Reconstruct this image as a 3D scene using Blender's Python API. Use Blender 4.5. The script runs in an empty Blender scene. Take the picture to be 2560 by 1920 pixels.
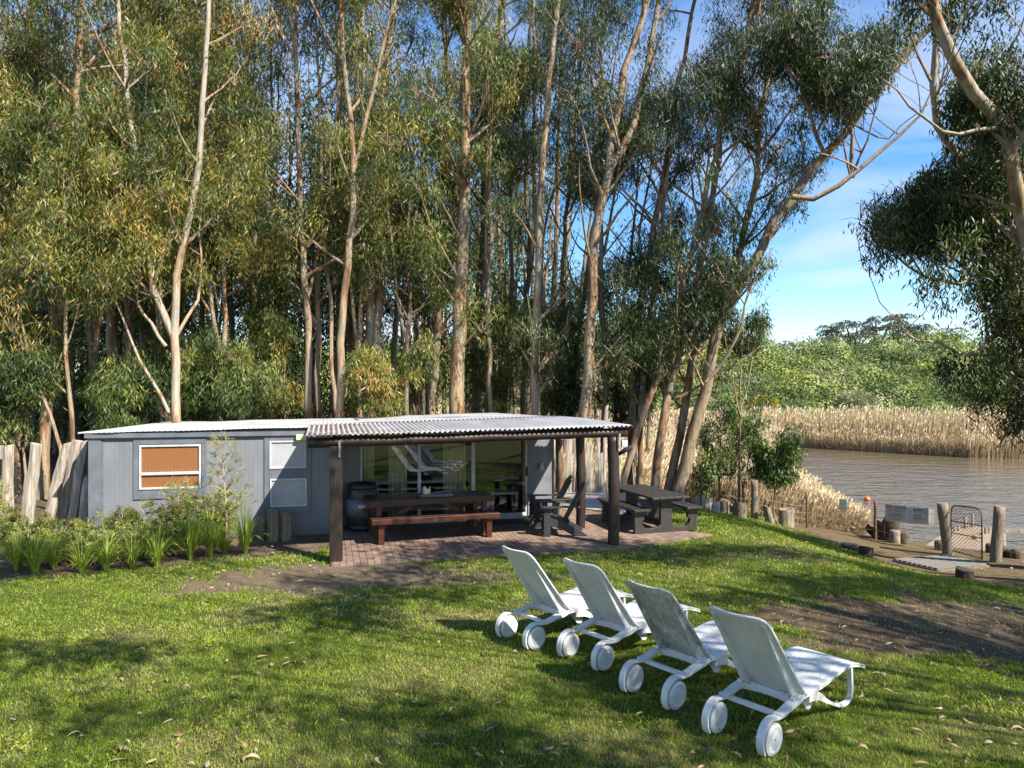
import bpy, math, random
import numpy as np
from mathutils import Vector, Matrix, noise as mnoise

R = math.radians
sc = bpy.context.scene
COL = sc.collection
rng = np.random.default_rng(11)
rnd = random.Random(5)

# ---------------------------------------------------------------- camera
F, CX, HY, CH = 1775.0, 1280.0, 980.0, 2.9
cam = bpy.data.cameras.new('camera'); co = bpy.data.objects.new('camera', cam); COL.objects.link(co)
co.location = (0, 0, CH); co.rotation_euler = (R(90), 0, 0)
cam.sensor_width = 36; cam.lens = 36 * F / 2560; cam.shift_y = 20 / 2560
cam.clip_start = 0.1; cam.clip_end = 2000
sc.camera = co

def at(x, y, D):
    return np.array([(x - CX) / F * D, D, CH - (y - HY) / F * D])

# ---------------------------------------------------------------- terrain
TP = np.array([(-30,-10,0),(0,-10,0),(12,-8,0),(-15,3,0),(-5,3,0),(0,3,0),(3,4,0),(-20,12,0),(-8,12,0),(0,12,0),(3,14,0),(-30,25,0),(-15,25,0),(-5,24,0),(0,22,0),
 (2,18,0),(5,15,-.10),(3.5,20,-.12),(4.5,9,-.03),(6,8,-.16),(8.8,12.2,-.62),(6,13,-.2),(6,16,-.34),(5.4,20.5,-.44),(7.7,22.2,-1.05),(9,21.7,-1.2),
 (10.4,20.4,-1.3),(10.8,17.7,-1.15),(11.1,16.1,-.98),(12,14,-.9),(10,8,-.55),(14,10,-.9),(9.4,15.7,-1.03),(9.2,17.1,-1.1),(7.7,15.1,-.78),(8,18.5,-.95),(9.1,19.7,-1.12),
 (13.5,19.5,-1.45),(16,17.5,-1.5),(13,22,-1.8),(12,25,-2.2),(20,20,-2.6),(8,25,-1.5),(4,25,-.9),(0,27,-.4),(20,4,-.9),(20,12,-1.3),(26,16,-2.4)], float)
def _tps(r):
    return np.where(r > 1e-9, r * r * np.log(np.maximum(r, 1e-9)), 0)
_n = len(TP)
_K = _tps(np.hypot(TP[:,None,0]-TP[None,:,0], TP[:,None,1]-TP[None,:,1])) + np.eye(_n) * 0.35
_P = np.c_[np.ones(_n), TP[:, :2]]
_A = np.block([[_K, _P], [_P.T, np.zeros((3, 3))]])
_W = np.linalg.solve(_A, np.r_[TP[:, 2], np.zeros(3)])
def sstep(a, b, x):
    t = np.clip((x - a) / (b - a), 0, 1); return t * t * (3 - 2 * t)
def gz(x, y):
    x = np.asarray(x, float); y = np.asarray(y, float)
    xc = np.clip(x, -30, 27); yc = np.clip(y, -10, 27)
    z = _W[_n] + _W[_n+1] * xc + _W[_n+2] * yc
    for i in range(_n):
        z = z + _W[i] * _tps(np.hypot(xc - TP[i,0], yc - TP[i,1]))
    z = np.clip(z, -3.0, 0.12)
    flat = sstep(6.5, 4.0, x) * sstep(20, 16, y)
    z = z * (1 - .85 * flat)
    w = sstep(25, 34, y) * sstep(-14, 2, x - .0 * y)
    z = z * (1 - w) + w * (-1.75)
    # river bed
    rb = riverx(y)
    riv = sstep(0, 2.5, x - rb) * sstep(19.5, 24, y + .25 * (x - 10)) * sstep(59, 56, y + (x - 23) * .95)
    z = z * (1 - riv) + riv * (-3.0)
    # hills beyond
    t = sstep(64, 118, y)
    hill = -1.2 + t * (9.0 + 1.8 * np.sin(x * .035 + 1.0) + .8 * np.sin(x * .11))
    w2 = sstep(60, 66, y)
    z = z * (1 - w2) + hill * w2
    return z
def riverx(y):
    return np.interp(y, [0, 18, 22, 27, 35, 58, 70], [18, 13, 11.2, 12.4, 14.3, 23, 28])
def gp(x, y, z0=0.0):
    """where the sight line through a photo pixel meets the ground"""
    D = np.arange(4, 60, .02)
    X = (x - CX) / F * D
    zz = CH - (y - HY) / F * D
    g = gz(X, D)
    i = np.argmax(zz < g + z0)
    return np.array([X[i], D[i], float(g[i])])

# ---------------------------------------------------------------- cabin frame
HA = math.atan2(.25, .968)
HO = np.array([-3.68, 14.5, 0.0])
U = np.array([math.cos(HA), math.sin(HA), 0]); V = np.array([-math.sin(HA), math.cos(HA), 0])
def H(s, d, z=0.0):
    return HO + U * s + V * d + np.array([0, 0, z])
def wsz(x, y, d=0.0):
    """pixel -> (s, z) on the cabin plane at depth d"""
    b = HO + V * d; k = (x - CX) / F
    s = (k * b[1] - b[0]) / (U[0] - k * U[1])
    Y = b[1] + U[1] * s
    return s, CH - (y - HY) * Y / F

# ---------------------------------------------------------------- object helpers
def tag(o, label=None, cat=None, group=None, kind=None):
    if label: o['label'] = label
    if cat: o['category'] = cat
    if group: o['group'] = group
    if kind: o['kind'] = kind
    return o
def empty(name, loc=(0,0,0), rz=0.0, label=None, cat=None, group=None):
    o = bpy.data.objects.new(name, None); COL.objects.link(o)
    o.location = tuple(float(c) for c in loc); o.rotation_euler = (0, 0, rz); o.empty_display_size = .2
    return tag(o, label, cat, group)
def copy_tree(o, parent=None):
    c = o.copy(); COL.objects.link(c); c.parent = parent
    for ch in list(o.children): copy_tree(ch, c)
    return c
class MB:
    def __init__(s): s.v = []; s.f = []; s.m = []; s.sm = []
    def add(s, vs, fs, mi=0, smooth=False):
        b = len(s.v); s.v += [tuple(float(c) for c in v) for v in vs]
        for f in fs:
            s.f.append(tuple(b + i for i in f)); s.m.append(mi); s.sm.append(smooth)
    def box(s, a, b, mi=0):
        (x0,y0,z0),(x1,y1,z1) = a, b
        x0,x1 = min(x0,x1),max(x0,x1); y0,y1=min(y0,y1),max(y0,y1); z0,z1=min(z0,z1),max(z0,z1)
        s.add([(x0,y0,z0),(x1,y0,z0),(x1,y1,z0),(x0,y1,z0),(x0,y0,z1),(x1,y0,z1),(x1,y1,z1),(x0,y1,z1)],
              [(0,3,2,1),(4,5,6,7),(0,1,5,4),(1,2,6,5),(2,3,7,6),(3,0,4,7)], mi)
    def bar(s, p, q, w, h, mi=0, up=(0,0,1)):
        p = Vector(p); q = Vector(q); t = (q - p).normalized(); u = Vector(up)
        if abs(t.dot(u)) > .99: u = Vector((1,0,0))
        a = t.cross(u).normalized() * w / 2; b = a.cross(t).normalized() * h / 2
        vs = [p-a-b, p+a-b, p+a+b, p-a+b, q-a-b, q+a-b, q+a+b, q-a+b]
        s.add(vs, [(0,3,2,1),(4,5,6,7),(0,1,5,4),(1,2,6,5),(2,3,7,6),(3,0,4,7)], mi)
    def tube(s, pts, rad, n=8, mi=0, cap=True, smooth=True, flat=None):
        pts = np.asarray(pts, float); k = len(pts)
        rad = np.broadcast_to(np.asarray(rad, float), (k,))
        t = np.gradient(pts, axis=0); t /= np.linalg.norm(t, axis=1)[:, None] + 1e-12
        ref = np.array([0, 0, 1.0]) if abs(t[0][2]) < .9 else np.array([1.0, 0, 0])
        vs = []
        a = np.cross(t[0], ref)
        for i in range(k):
            a = a - t[i] * a.dot(t[i]); a /= np.linalg.norm(a) + 1e-12
            b = np.cross(t[i], a)
            for j in range(n):
                th = 2 * math.pi * j / n
                vs.append(pts[i] + (a * math.cos(th) + b * math.sin(th)) * rad[i])
        fs = [(i*n+j, i*n+(j+1)%n, (i+1)*n+(j+1)%n, (i+1)*n+j) for i in range(k-1) for j in range(n)]
        s.add(vs, fs, mi, smooth)
        if cap:
            b0 = len(s.v) - k * n
            s.f.append(tuple(b0 + j for j in range(n))[::-1]); s.m.append(mi); s.sm.append(False)
            s.f.append(tuple(b0 + (k-1)*n + j for j in range(n))); s.m.append(mi); s.sm.append(False)
    def lathe(s, prof, n=24, c=(0,0,0), axis='z', mi=0, smooth=True):
        vs = []
        for r, h in prof:
            for j in range(n):
                th = 2*math.pi*j/n; a, b = r*math.cos(th), r*math.sin(th)
                vs.append((c[0]+a, c[1]+b, c[2]+h) if axis == 'z' else (c[0]+a, c[1]+h, c[2]+b))
        k = len(prof)
        s.add(vs, [(i*n+j, i*n+(j+1)%n, (i+1)*n+(j+1)%n, (i+1)*n+j) for i in range(k-1) for j in range(n)], mi, smooth)
    def sweep(s, path, y0, y1, th, mi=0):
        """flat bar following a path in the local xz plane, between y0 and y1"""
        P = np.asarray(path, float); t = np.gradient(P, axis=0); t /= np.linalg.norm(t, axis=1)[:, None]
        nrm = np.c_[-t[:, 1], t[:, 0]]; th = np.broadcast_to(np.asarray(th, float), (len(P),))[:, None]
        A = P + nrm * th / 2; B = P - nrm * th / 2; k = len(P); vs = []
        for i in range(k):
            vs += [(A[i,0],y0,A[i,1]),(A[i,0],y1,A[i,1]),(B[i,0],y1,B[i,1]),(B[i,0],y0,B[i,1])]
        fs = [(i*4+j, i*4+(j+1)%4, (i+1)*4+(j+1)%4, (i+1)*4+j) for i in range(k-1) for j in range(4)]
        fs += [(3,2,1,0), tuple((k-1)*4+j for j in range(4))]
        s.add(vs, fs, mi)
    def prism(s, poly, a, b, axis='z', mi=0):
        n = len(poly)
        def P(u, v, w): return (u, v, w) if axis == 'z' else ((u, w, v) if axis == 'y' else (w, u, v))
        vs = [P(u, v, a) for u, v in poly] + [P(u, v, b) for u, v in poly]
        s.add(vs, [tuple(range(n))[::-1], tuple(range(n, 2*n))] + [(i, (i+1)%n, n+(i+1)%n, n+i) for i in range(n)], mi)
    def build(s, name, mat, parent=None, bevel=0, fixn=True, sub=0):
        me = bpy.data.meshes.new(name); me.from_pydata(s.v, [], s.f)
        mats = mat if isinstance(mat, (list, tuple)) else [mat]
        for m in mats: me.materials.append(m)
        me.polygons.foreach_set('material_index', s.m); me.polygons.foreach_set('use_smooth', s.sm)
        if fixn:
            import bmesh
            bm = bmesh.new(); bm.from_mesh(me); bmesh.ops.recalc_face_normals(bm, faces=bm.faces); bm.to_mesh(me); bm.free()
        me.update()
        o = bpy.data.objects.new(name, me); COL.objects.link(o); o.parent = parent
        if bevel:
            b = o.modifiers.new('bevel', 'BEVEL'); b.width = bevel; b.segments = 2; b.limit_method = 'ANGLE'
        return o
def quads_mesh(name, Q, mat, parent=None, attr=None, mi=None, extra=None):
    """Q: (n,4,3) array of quads -> one mesh; attr: per-quad float stored on the points as 'tint'"""
    n = len(Q); me = bpy.data.meshes.new(name)
    me.vertices.add(n*4); me.vertices.foreach_set('co', np.ascontiguousarray(Q, dtype=np.float32).reshape(-1))
    me.loops.add(n*4); me.loops.foreach_set('vertex_index', np.arange(n*4, dtype=np.int32))
    me.polygons.add(n); me.polygons.foreach_set('loop_start', np.arange(0, n*4, 4, dtype=np.int32))
    mats = mat if isinstance(mat, (list, tuple)) else [mat]
    for m in mats: me.materials.append(m)
    if mi is not None: me.polygons.foreach_set('material_index', np.asarray(mi, dtype=np.int32))
    if attr is not None:
        a = me.attributes.new('tint', 'FLOAT', 'POINT'); a.data.foreach_set('value', np.repeat(np.asarray(attr, dtype=np.float32), 4))
    me.update(calc_edges=True)
    o = bpy.data.objects.new(name, me); COL.objects.link(o); o.parent = parent
    return o
def unit(v): return v / (np.linalg.norm(v, axis=-1, keepdims=True) + 1e-12)
def leaf_quads(P, Dr, L, W, bend=.12, rg=rng):
    """lance-shaped leaves: P base points, Dr unit directions, L lengths, W widths"""
    n = len(P); side = unit(np.cross(Dr, unit(rg.normal(size=(n, 3)))))
    nr = np.cross(Dr, side); L = np.broadcast_to(L, (n,))[:, None]; W = np.broadcast_to(W, (n,))[:, None]
    mid = P + Dr * L * .45 + nr * L * bend
    return np.stack([P, mid + side * W / 2, P + Dr * L, mid - side * W / 2], axis=1)

def leaf_n(P, Dr, Nn, L, W, rg=rng, bend=.10):
    side = unit(np.cross(Dr, Nn)); nr = np.cross(side, Dr); L = np.asarray(L)[:, None]; W = np.asarray(W)[:, None]
    mid = P + Dr*L*.45 + nr*L*bend
    return np.stack([P, mid + side*W/2, P + Dr*L, mid - side*W/2], axis=1)

# ---------------------------------------------------------------- materials
def nmat(name):
    m = bpy.data.materials.new(name); m.use_nodes = True; nt = m.node_tree
    return m, nt, nt.nodes['Principled BSDF']
def N(nt, t, **kw):
    n = nt.nodes.new(t)
    for k, v in kw.items():
        if k in n.inputs: n.inputs[k].default_value = v
        else: setattr(n, k, v)
    return n
def ramp(nt, fac, stops, interp='LINEAR'):
    r = nt.nodes.new('ShaderNodeValToRGB'); r.color_ramp.interpolation = interp
    e = r.color_ramp.elements
    while len(e) < len(stops): e.new(.5)
    for i, (p, c) in enumerate(stops): e[i].position = p; e[i].color = (*c, 1)
    nt.links.new(fac, r.inputs[0]); return r
def noise(nt, scale, detail=4, rough=.55, vec=None, stretch=None, coord='Object'):
    if vec is None:
        tc = nt.nodes.new('ShaderNodeTexCoord'); vec = tc.outputs[coord]
        if stretch:
            mp = nt.nodes.new('ShaderNodeMapping'); mp.inputs['Scale'].default_value = stretch
            nt.links.new(vec, mp.inputs[0]); vec = mp.outputs[0]
    n = N(nt, 'ShaderNodeTexNoise', Scale=scale, Detail=detail, Roughness=rough); nt.links.new(vec, n.inputs['Vector']); return n
def bump(nt, h, strength, dist, bs):
    b = N(nt, 'ShaderNodeBump', Strength=strength, Distance=dist); nt.links.new(h, b.inputs['Height']); nt.links.new(b.outputs[0], bs.inputs['Normal'])
def mix(nt, fac, a, b, mode='MIX'):
    m = nt.nodes.new('ShaderNodeMix'); m.data_type = 'RGBA'; m.blend_type = mode
    for s, v in ((0, fac), (6, a), (7, b)):
        if hasattr(v, 'is_output') or isinstance(v, bpy.types.NodeSocket): nt.links.new(v, m.inputs[s])
        else: m.inputs[s].default_value = v if s == 0 else (*v, 1)
    return m.outputs[2]
def simple(name, c1, c2, scale=6, rough=.6, bstr=.15, bd=.01, stretch=None, spec=.5, detail=5, lo=.35, hi=.68, metallic=0):
    m, nt, b = nmat(name); n = noise(nt, scale, detail, .6, stretch=stretch)
    r = ramp(nt, n.outputs[0], [(lo, c1), (hi, c2)]); nt.links.new(r.outputs[0], b.inputs['Base Color'])
    b.inputs['Roughness'].default_value = rough; b.inputs['Specular IOR Level'].default_value = spec; b.inputs['Metallic'].default_value = metallic
    if bstr: bump(nt, n.outputs[0], bstr, bd, b)
    return m
def leafmat(name, stops, rough=.5, trans=.24, spec=.4):
    m, nt, b = nmat(name); a = N(nt, 'ShaderNodeAttribute', attribute_name='tint')
    r = ramp(nt, a.outputs['Fac'], stops); nt.links.new(r.outputs[0], b.inputs['Base Color'])
    b.inputs['Roughness'].default_value = rough; b.inputs['Specular IOR Level'].default_value = spec
    t = N(nt, 'ShaderNodeBsdfTranslucent')
    hs = N(nt, 'ShaderNodeHueSaturation', Saturation=1.15, Value=1.5); nt.links.new(r.outputs[0], hs.inputs['Color']); nt.links.new(hs.outputs[0], t.inputs[0])
    mx = N(nt, 'ShaderNodeMixShader', Fac=trans); nt.links.new(b.outputs[0], mx.inputs[1]); nt.links.new(t.outputs[0], mx.inputs[2])
    nt.links.new(mx.outputs[0], nt.nodes['Material Output'].inputs[0]); return m
M = {}
def bark(name, cream, grey, tan, brown, sc_=1.0):
    m, nt, b = nmat(name)
    n1 = noise(nt, 1.6*sc_, 5, .6, stretch=(2.2, 2.2, .45)); n2 = noise(nt, 9*sc_, 5, .65, stretch=(2.5, 2.5, .3)); n3 = noise(nt, .9*sc_, 3, .5, stretch=(1.5, 1.5, .5))
    r = ramp(nt, n1.outputs[0], [(.36, brown), (.44, tan), (.5, cream), (.6, grey), (.72, cream)])
    r2 = ramp(nt, n2.outputs[0], [(.3, (.55, .5, .45)), (.6, (1.1, 1.08, 1.05))])
    c = mix(nt, 1.0, r.outputs[0], r2.outputs[0], 'MULTIPLY')
    nt.links.new(c, b.inputs['Base Color']); b.inputs['Roughness'].default_value = .75; b.inputs['Specular IOR Level'].default_value = .25
    bump(nt, n2.outputs[0], .35, .03, b); return m
M['bark'] = bark('gum_bark', (.33, .26, .175), (.22, .19, .15), (.26, .15, .08), (.11, .072, .045))
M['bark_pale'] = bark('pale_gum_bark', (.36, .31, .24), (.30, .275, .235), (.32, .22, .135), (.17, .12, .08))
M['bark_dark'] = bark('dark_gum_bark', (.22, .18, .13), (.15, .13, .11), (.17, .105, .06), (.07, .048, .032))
M['twig'] = simple('twig_bark', (.36, .24, .14), (.50, .40, .27), 5, .8, 0)
M['leaf_warm'] = leafmat('warm_gum_leaves', [(0, (.025, .042, .010)), (.25, (.06, .09, .018)), (.5, (.14, .165, .03)), (.72, (.30, .235, .04)), (.86, (.42, .18, .045)), (1, (.42, .44, .20))])  # palest stop paints glints into the leaf colour
M['leaf_mid'] = leafmat('olive_gum_leaves', [(0, (.018, .034, .009)), (.35, (.045, .078, .016)), (.62, (.105, .14, .026)), (.85, (.27, .24, .04)), (1, (.34, .38, .18))])  # pale end is painted glint here too
M['leaf_dark'] = leafmat('dark_gum_leaves', [(0, (.012, .023, .007)), (.45, (.030, .052, .014)), (.75, (.07, .10, .022)), (.92, (.18, .175, .035)), (1, (.24, .28, .16))], .48, .26)  # darkened to paint in backlit, shadowed foliage; palest stop is painted glint
M['bush'] = leafmat('thicket_leaves', [(0, (.05, .075, .03)), (.3, (.12, .16, .045)), (.55, (.22, .26, .07)), (.78, (.38, .40, .09)), (.9, (.22, .24, .17)), (1, (.52, .44, .04))], .6, .15, .25)
M['leaf_fresh'] = leafmat('fresh_sapling_leaves', [(0, (.02, .045, .01)), (.4, (.05, .10, .018)), (.7, (.11, .17, .03)), (.9, (.25, .27, .05)), (1, (.3, .36, .15))], .42, .2)
M['grass'] = leafmat('grass_blades', [(0, (.10, .14, .016)), (.4, (.18, .25, .026)), (.7, (.29, .37, .04)), (.86, (.31, .32, .09)), (1, (.42, .35, .18))], .5, .3, .3)
M['reed'] = leafmat('dry_reeds', [(0, (.26, .195, .11)), (.4, (.44, .34, .20)), (.8, (.58, .47, .30)), (1, (.72, .61, .43))], .7, .2, .2)
M['flax'] = leafmat('strappy_leaves', [(0, (.09, .16, .02)), (.5, (.22, .32, .04)), (.85, (.42, .45, .07)), (1, (.55, .44, .14))], .4, .25)
M['litter'] = leafmat('fallen_gum_leaves', [(0, (.13, .065, .035)), (.4, (.30, .18, .095)), (.8, (.36, .24, .13)), (1, (.42, .35, .24))], .6, .05)
def plastic():
    m, nt, b = nmat('weathered_white_plastic'); tc = nt.nodes.new('ShaderNodeTexCoord'); oi = nt.nodes.new('ShaderNodeObjectInfo')
    ad = N(nt, 'ShaderNodeVectorMath', operation='ADD'); sc2 = N(nt, 'ShaderNodeVectorMath', operation='SCALE'); sc2.inputs['Scale'].default_value = 1; cx = nt.nodes.new('ShaderNodeCombineXYZ')
    mu = N(nt, 'ShaderNodeMath', operation='MULTIPLY'); mu.inputs[1].default_value = 37; nt.links.new(oi.outputs['Random'], mu.inputs[0]); nt.links.new(mu.outputs[0], cx.inputs[0]); nt.links.new(mu.outputs[0], cx.inputs[1])
    nt.links.new(tc.outputs['Object'], ad.inputs[0]); nt.links.new(cx.outputs[0], ad.inputs[1])
    n = noise(nt, 3.2, 6, .65, vec=ad.outputs[0]); n2 = noise(nt, 30, 3, .6, vec=ad.outputs[0]); r = ramp(nt, n.outputs[0], [(.28, (.52, .515, .48)), (.5, (.64, .64, .615)), (.72, (.70, .70, .68))])
    r2 = ramp(nt, n2.outputs[0], [(.30, (.84, .83, .78)), (.42, (1, 1, 1))]); nt.links.new(mix(nt, .8, r.outputs[0], r2.outputs[0], 'MULTIPLY'), b.inputs['Base Color']); b.inputs['Roughness'].default_value = .45; return m
M['plastic'] = plastic(); M['polerust'] = simple('dark_rusty_pole', (.05, .03, .025), (.11, .06, .045), 12, .7, .2)
def dirty_plastic():
    m, nt, b = nmat('stained_white_plastic'); n = noise(nt, 7, 6, .65, stretch=(3, 6, 1)); n2 = noise(nt, 2.2, 4, .6)
    f = mix(nt, .5, n.outputs[0], n2.outputs[0]); r = ramp(nt, f, [(.40, (.26, .25, .19)), (.52, (.50, .50, .45)), (.62, (.70, .71, .69))])
    nt.links.new(r.outputs[0], b.inputs['Base Color']); b.inputs['Roughness'].default_value = .5; return m
M['plastic_dirty'] = dirty_plastic()
M['black'] = simple('black_gap', (.01,.01,.01), (.02,.02,.02), 4, .8, 0)
def paint_wall():
    m, nt, b = nmat('slate_grey_board_paint'); tc = nt.nodes.new('ShaderNodeTexCoord')
    sx = nt.nodes.new('ShaderNodeSeparateXYZ'); nt.links.new(tc.outputs['Object'], sx.inputs[0])
    ad = N(nt, 'ShaderNodeMath', operation='ADD'); nt.links.new(sx.outputs[0], ad.inputs[0]); nt.links.new(sx.outputs[1], ad.inputs[1])
    mu = N(nt, 'ShaderNodeMath', operation='MULTIPLY'); mu.inputs[1].default_value = 12.5; nt.links.new(ad.outputs[0], mu.inputs[0])
    fr = N(nt, 'ShaderNodeMath', operation='FRACT'); nt.links.new(mu.outputs[0], fr.inputs[0])
    g = ramp(nt, fr.outputs[0], [(0, (0,0,0)), (.06, (0,0,0)), (.12, (1,1,1)), (.95, (1,1,1)), (1, (0,0,0))])
    n = noise(nt, 2.5, 5, .6, stretch=(1, 1, .4)); c = ramp(nt, n.outputs[0], [(.3, (.135, .143, .160)), (.7, (.19, .20, .215))])
    cc = mix(nt, .16, c.outputs[0], g.outputs[0], 'MULTIPLY'); ns = noise(nt, 5, 6, .7, stretch=(1, 1, .35)); mu2 = N(nt, 'ShaderNodeMapRange'); mu2.inputs[1].default_value = .55; mu2.inputs[2].default_value = .02; mu2.inputs[3].default_value = -.2; mu2.inputs[4].default_value = .32; nt.links.new(sx.outputs[2], mu2.inputs[0])
    ad2 = N(nt, 'ShaderNodeMath', operation='ADD'); nt.links.new(ns.outputs[0], ad2.inputs[0]); nt.links.new(mu2.outputs[0], ad2.inputs[1]); sp = ramp(nt, ad2.outputs[0], [(.55, (0,0,0)), (.8, (.8,.8,.8))])
    cc = mix(nt, sp.outputs[0], cc, (.17, .14, .105)); nt.links.new(cc, b.inputs['Base Color'])
    b.inputs['Roughness'].default_value = .55; bump(nt, g.outputs[0], .25, .004, b); return m
M['wall'] = paint_wall()
M['trim'] = simple('slate_grey_trim_paint', (.10, .11, .13), (.14, .15, .172), 4, .45, .05)
M['winframe'] = simple('white_window_frame', (.38, .39, .40), (.52, .53, .54), 8, .45, .04)
M['darkwood'] = simple('dark_stained_wood', (.013, .008, .006), (.036, .018, .012), 5, .5, .25, .01, stretch=(6, 6, .6))
M['redwood'] = simple('red_brown_varnished_wood', (.030, .011, .007), (.090, .028, .014), 4, .34, .2, .006, stretch=(1, 7, 7))
M['topwood'] = simple('dark_table_planks', (.03, .015, .010), (.06, .03, .018), 4, .4, .2, .006, stretch=(1, 9, 9))
M['blackwood'] = simple('black_brown_painted_wood', (.022, .019, .018), (.045, .037, .033), 5, .5, .15, .006, stretch=(6, 1.2, 1.2))
M['charcoal'] = simple('charcoal_painted_wood', (.020, .021, .024), (.034, .035, .040), 5, .5, .1)
M['greywood'] = simple('weathered_grey_timber', (.20, .165, .125), (.50, .44, .36), 3, .85, .5, .02, stretch=(7, 7, .7))
M['stump'] = simple('old_stump_wood', (.11, .08, .055), (.32, .26, .19), 4, .9, .6, .03, stretch=(5, 5, 1))
M['stumpdark'] = simple('dark_rotten_wood', (.035, .024, .016), (.12, .085, .055), 5, .9, .6, .03, stretch=(4, 4, 1.5))
M['postwood'] = simple('post_timber', (.12, .095, .065), (.26, .21, .15), 4, .85, .5, .02, stretch=(7, 7, .6))
M['deck'] = simple('grey_green_deck_boards', (.10, .098, .08), (.22, .21, .175), 5, .8, .3, .01, stretch=(9, 1, 1))
M['rust'] = simple('rusty_iron', (.10, .045, .03), (.22, .12, .08), 12, .7, .2, metallic=.3)
M['wire'] = simple('galvanised_wire', (.20, .19, .18), (.34, .33, .31), 20, .5, 0, metallic=.6)
M['sign'] = simple('white_sign_board', (.44, .45, .46), (.52, .53, .54), 3, .4, 0)
M['ink'] = simple('sign_ink', (.03, .03, .035), (.06, .06, .07), 5, .6, 0)
M['signgrey'] = simple('grey_green_sign', (.13, .17, .15), (.18, .22, .20), 5, .5, 0)
M['orange'] = simple('orange_buoy_plastic', (.75, .12, .03), (.85, .2, .05), 5, .4, 0)
M['candle'] = simple('cream_wax', (.72, .60, .38), (.85, .75, .55), 5, .5, 0)
M['curtain'] = simple('olive_beige_curtain', (.28, .25, .15), (.38, .34, .22), 3, .9, .1, stretch=(9, 9, .5))
M['red'] = simple('dark_red_cloth', (.20, .02, .02), (.30, .035, .03), 6, .9, .1)
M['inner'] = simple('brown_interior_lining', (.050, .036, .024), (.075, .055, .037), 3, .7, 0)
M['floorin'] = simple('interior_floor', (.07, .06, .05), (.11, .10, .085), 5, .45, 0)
M['whitewood'] = simple('white_painted_wood', (.45, .45, .43), (.6, .6, .58), 5, .5, 0)
M['lampglass'] = simple('yellowed_lamp_cover', (.62, .52, .28), (.78, .68, .42), 6, .4, 0)
M['matr'] = simple('dark_door_mat', (.02, .025, .03), (.04, .045, .05), 30, .95, .4)
M['steel'] = simple('galvanised_strap', (.35, .33, .27), (.5, .47, .38), 10, .5, 0, metallic=.5)
def blind():
    m, nt, b = nmat('bamboo_blind'); tc = nt.nodes.new('ShaderNodeTexCoord')
    mp = N(nt, 'ShaderNodeMapping'); mp.inputs['Scale'].default_value = (1, 1, 1); nt.links.new(tc.outputs['Object'], mp.inputs[0])
    w = N(nt, 'ShaderNodeTexWave', Scale=13, Distortion=.3); w.bands_direction = 'X'; nt.links.new(mp.outputs[0], w.inputs[0])
    w2 = N(nt, 'ShaderNodeTexWave', Scale=30, Distortion=.6); w2.bands_direction = 'Z'; nt.links.new(mp.outputs[0], w2.inputs[0])
    r = ramp(nt, w.outputs[0], [(0, (.15, .05, .015)), (.3, (.30, .115, .032)), (1, (.35, .145, .045))]); r2 = ramp(nt, w2.outputs[0], [(.1, (.7, .7, .7)), (.6, (1, 1, 1))])
    nt.links.new(mix(nt, 1, r.outputs[0], r2.outputs[0], 'MULTIPLY'), b.inputs['Base Color']); b.inputs['Roughness'].default_value = .6; return m
M['blind'] = blind()
def glass(ior=2.0):
    m, nt, b = nmat('window_glass'); nt.nodes.remove(b)
    fr = N(nt, 'ShaderNodeFresnel', IOR=ior); tr = N(nt, 'ShaderNodeBsdfTransparent'); tr.inputs[0].default_value = (.93, .94, .94, 1)
    gl = N(nt, 'ShaderNodeBsdfGlossy', Roughness=.01); gl.inputs[0].default_value = (.9, .95, .95, 1)
    ge = N(nt, 'ShaderNodeNewGeometry'); mr = N(nt, 'ShaderNodeMapRange'); mr.inputs[3].default_value = 1; mr.inputs[4].default_value = 0; nt.links.new(ge.outputs['Backfacing'], mr.inputs[0])
    mm = N(nt, 'ShaderNodeMath', operation='MULTIPLY'); nt.links.new(fr.outputs[0], mm.inputs[0]); nt.links.new(mr.outputs[0], mm.inputs[1])
    mx = nt.nodes.new('ShaderNodeMixShader'); nt.links.new(mm.outputs[0], mx.inputs[0]); nt.links.new(tr.outputs[0], mx.inputs[1]); nt.links.new(gl.outputs[0], mx.inputs[2])
    nt.links.new(mx.outputs[0], nt.nodes['Material Output'].inputs[0]); return m
M['glass'] = glass(); M['clear'] = glass(1.3)
def frost():
    m, nt, b = nmat('pale_screened_pane'); n = noise(nt, 2, 4, .5, stretch=(1, 1, 2)); r = ramp(nt, n.outputs[0], [(.3, (.30, .305, .325)), (.7, (.38, .385, .405))])
    nt.links.new(r.outputs[0], b.inputs['Base Color']); b.inputs['Roughness'].default_value = .25; return m
M['frost'] = frost()
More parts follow.
